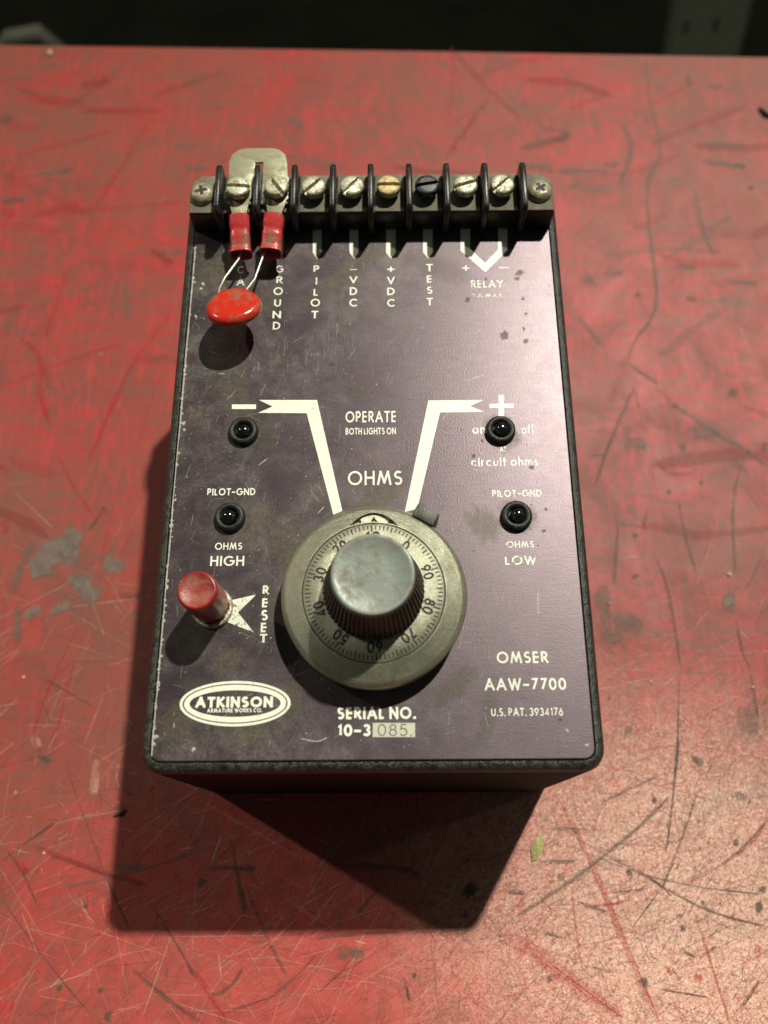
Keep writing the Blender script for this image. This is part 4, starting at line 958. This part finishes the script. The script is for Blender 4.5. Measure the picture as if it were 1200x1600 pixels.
# graduated dial
DC = (0.6, 41.7)
def dial():
    seg = 180
    def lens(i):
        a = (i / seg * 360 - 90 + 180) % 360 - 180; return max(0.0, math.cos(math.radians(a * 90 / 20))) if abs(a) < 20 else 0.0
    mb = MB()
    mb.lathe([(22.3, 1.0), (22.8, 1.4), (22.95, 7.0), (22.55, 7.7), (21.6, 8.3)], DC, seg, cap0=True, cap1=False)
    # flange, open over the counter window at the top
    prof = [(21.6, 8.3), (17.75, 10.05), (17.35, 10.2)]
    vs = []; fs = []
    def P(r, n, i): a = 2 * math.pi * i / seg; return (DC[0] + r * math.cos(a), DC[1] + r * math.sin(a), n)
    slope = (10.05 - 8.3) / (17.75 - 21.6)
    for i in range(seg):
        j = (i + 1) % seg; ra, rb = 17.75 + 2.9 * lens(i), 17.75 + 2.9 * lens(j); na, nb_ = 10.05 + slope * (ra - 17.75), 10.05 + slope * (rb - 17.75)
        mb.add([P(21.6, 8.3, i), P(21.6, 8.3, j), P(rb, nb_, j), P(ra, na, i)], [[0, 1, 2, 3]])
        if lens(i) or lens(j):
            mb.add([P(ra, na, i), P(rb, nb_, j), P(rb, 8.0, j), P(ra, 8.0, i)], [[0, 1, 2, 3]])
            mb.add([P(ra, 8.0, i), P(rb, 8.0, j), P(17.2, 8.4, j), P(17.2, 8.4, i)], [[0, 1, 2, 3]])
        if not (lens(i) and lens(j)): pass
        mb.add([P(17.75, 10.05, i), P(17.75, 10.05, j), P(17.35, 10.15, j), P(17.35, 10.15, i)], [[0, 1, 2, 3]])
    mb.add([], [])
    d = part(mb, 'dial', DIAL, smooth=35)
    mb = MB(); mb.lathe([(17.25, 8.3), (17.25, 10.05), (16.9, 10.3), (12.4, 11.2), (11.2, 11.2)], DC, seg, cap0=False, cap1=False); ring = part(mb, 'graduated_ring', DIAL, smooth=30)
    mb = MB()
    def nr(r): return 10.3 + (16.9 - r) / 4.5 * 0.9 + 0.03
    for k in range(100):
        a = math.radians(90 + 3.6 * k + 2); L = 1.9 if k % 10 == 0 else 1.5 if k % 5 == 0 else 1.15; w = 0.14 if k % 5 else .17
        r0, r1 = 16.75, 16.75 - L; ca, sa = math.cos(a), math.sin(a)
        mb.add([(DC[0] + r0 * ca + w * sa, DC[1] + r0 * sa - w * ca, nr(r0)), (DC[0] + r0 * ca - w * sa, DC[1] + r0 * sa + w * ca, nr(r0)), (DC[0] + r1 * ca - w * sa, DC[1] + r1 * sa + w * ca, nr(r1)), (DC[0] + r1 * ca + w * sa, DC[1] + r1 * sa - w * ca, nr(r1))], [[0, 1, 2, 3]])
    o_, i_ = circ(DC, 17.5, 120), circ(DC, 17.22, 120)
    mb.add([(*p, 10.235) for p in o_] + [(*p, 10.235) for p in i_], [[q, (q + 1) % 120, 120 + (q + 1) % 120, 120 + q] for q in range(120)])
    sub(mb, 'graduation_marks', ENGR, ring, fix=False)
    for k, s in enumerate(['10', '20', '30', '40', '50', '60', '70', '80', '90', '0']):
        a = math.radians(91 + 36 * k); r = 13.75; mb = MB()
        text(mb, s, DC[0] + r * math.cos(a), DC[1] + r * math.sin(a), 3.7 if len(s) == 2 else 1.6, 2.8, .21, nr(r) + .12, a - math.pi / 2)
        # lay the digits on the cone
        mb.v = [(x, y, nr(math.hypot(x - DC[0], y - DC[1])) + (z - nr(r)) * .25 + .02) for x, y, z in mb.v]
        sub(mb, 'numeral', ENGR, ring, fix=False)
    mb = MB()
    for s, deg in (('5', 102), ('6', 90), ('7', 78)):
        a = math.radians(deg); text(mb, s, DC[0] + 19.0 * math.cos(a), DC[1] + 19.0 * math.sin(a) - (.25 if s == '6' else .1), 1.5, 2.1, .2, 8.5, a - math.pi / 2)
    mb.add([(DC[0] + x, DC[1] + v, n) for x, v, n in ((-.14, 17.0, 10.36), (.14, 17.0, 10.36), (.14, 17.72, 8.05), (-.14, 17.72, 10.2))], [[0, 1, 2, 3]])
    sub(mb, 'counter_numerals', ENGR, d, fix=False)
    # fluted grip
    mb = MB(); sg = 360
    def rf(j, i, r): return r - (0.62 if (i % 6) in (0, 1, 2) and 1 <= j <= 5 else 0.0)
    mb.lathe([(12.3, 11.0), (12.3, 11.4), (12.1, 13), (11.3, 16.8), (10.6, 21), (9.9, 24.2), (9.75, 24.7), (9.6, 25.1)], DC, sg, rfun=rf, cap0=False)
    grip = part(mb, 'grip', GRIP, 'dark fluted grip with a dull metal top', smooth=30)
    mb = MB(); mb.lathe([(9.6, 25.0), (9.6, 26.1), (9.3, 26.7), (8.9, 26.8), (8.4, 26.62), (4, 26.55), (1, 26.55)], DC, 72, cap0=False)
    sub(mb, 'grip_top', CAP, grip, smooth=40)
    # locking lever
    mb = MB(); c = Vector((13.8, 62.0)); a = math.radians(-30); ca, sa = math.cos(a), math.sin(a)
    pts = [(c.x + x * ca - y * sa, c.y + x * sa + y * ca) for x, y in ((-3.1, -2.0), (3.1, -2.0), (3.1, 1.7), (-3.1, 1.9))]
    mb.poly(pts, 0.6, 9.0); part(mb, 'lock_lever', LEVER, smooth=30, bevel=(0.6, 40, 2))
dial()

# pilot lamps
for (x, v), lit in (((-35.2, 89.0), 0), ((-37.5, 64.2), 0), ((35.1, 88.8), 0), ((38.0, 64.0), 0)):
    mb = MB(); prof = [(4.05, 0.02), (4.15, .5), (4.0, 1.3), (3.55, 1.85), (3.0, 1.95), (2.5, 1.6), (2.15, .9), (2.1, .2)]
    mb.lathe(prof, (x, v), 40, cap0=False, cap1=True); g = part(mb, 'pilot_lamp', RUBBER, smooth=60)
    rl = random.Random(int(x * 10)); x += rl.uniform(-.22, .22); v += rl.uniform(-.22, .22); q = rl.uniform(.82, 1.08)
    mb = MB(); mb.lathe([(1.95, .3), (1.95, 1.3 * q), (1.8, 2.1 * q), (1.4, 2.75 * q), (.9, 3.1 * q), (.35, 3.25 * q)], (x, v), 32, cap0=False); sub(mb, 'lamp_lens', LENS, g, smooth=80)

# reset button
def button():
    c = (-40.9, 40.6)
    mb = MB(); mb.lathe([(5.3, 0.02), (5.3, .9), (5.0, 1.3), (4.5, 1.35), (4.4, .5)], (-40.6, 40.0), 44, cap0=False); b = part(mb, 'button_collar', NICKEL, smooth=40)
    mb = MB(); mb.lathe([(4.6, .6), (4.75, 4), (4.85, 15.9), (4.75, 16.6), (4.4, 17.0), (4.1, 17.0)], c, 56, cap0=False, cap1=False)
    mb.lathe([(4.1, 17.0), (3.8, 16.8), (2.6, 16.4), (1.2, 16.2), (.2, 16.18)], c, 56, 1, cap0=False)
    part(mb, 'reset_button', [BUTTON, BUTTON_TOP], 'red push button with a dished dusty top', smooth=60)
button()

# ------------------------------------------------------------------ small loose bits on the bench
mb = MB(); LEAF = simple('yellow_green_scrap', (0.4, 0.36, 0.13), 0.5, 0, (0.24, 0.25, 0.09), 700, .42, .62, .3)
lp = [(48.6, -20.6), (50.4, -20.0), (52.0, -17.5), (53.0, -13.6), (51.8, -12.6), (50.2, -14.0), (48.4, -17.0)]
k = len(lp); hs = [.3, .5, 1.0, .5, .9, 1.3, .8]
mb.add([(x, y, .12 + h * .4) for (x, y), h in zip(lp, hs)] + [(x, y, .35 + h * .4) for (x, y), h in zip(lp, hs)] + [(50.6, -16.8, 1.25)], [list(range(k))[::-1]] + [[i, (i + 1) % k, k + (i + 1) % k, k + i] for i in range(k)] + [[k + i, k + (i + 1) % k, 2 * k] for i in range(k)])
o = mb.build('leaf_scrap', LEAF); tag(o, 'small yellow green leaf scrap lying in front of the box', 'leaf scrap')
GRIT = simple('pale_grit', (0.5, 0.38, 0.3), 0.5); DARKBIT = simple('dark_sliver', (0.03, 0.035, 0.025), 0.5)
for (x, y), r, lab in (((-121.2, 38.1), .55, 'pale speck of grit at the left edge of the picture, level with the red button'), ((82.4, 63.0), .5, 'pale speck of grit on grey smear right of the dial'), ((126.6, 73.4), .9, 'rounded grey crumb near the right edge of the picture'),
                       ((93.4, 35.3), .55, 'pale speck of grit just right of the model number'), ((127.6, 33.2), .55, 'pale speck of grit at far right, level with the dial bottom'), ((-105.3, -17.4), .55, 'pale speck of grit at lower left beside the shadow'), ((-160.4, 345.0), 1.5, 'pale chip lying at the far edge of the bench')):
    mb = MB(); rr = random.Random(int(x))
    mb.lathe([(r * .7, .1), (r, r * .35), (r * .7, r * .8), (r * .25, r)], (x, y), 9, rfun=lambda j, i, q: q * rr.uniform(.7, 1.2)); o = mb.build('grit_speck', GRIT, smooth=60)
    tag(o, lab, 'grit', 'specks of grit on the bench')
mb = MB(); mb.tube([(-84.6, -6.6, .35), (-82.6, -5.8, .5), (-80.9, -4.6, .4)], [.25, .65, .2], 7); o = mb.build('metal_sliver', DARKBIT, smooth=60); tag(o, 'dark sliver of swarf lying in the shadow left of the box', 'metal sliver')
mb = MB(); mb.tube([(180, 303, .8), (182.4, 299, 1.6), (185, 297, .9)], [.6, 1.3, .5], 7); o = mb.build('dark_crumb', DARKBIT, smooth=60); tag(o, 'dark crumb lying near the far right of the bench', 'crumb')
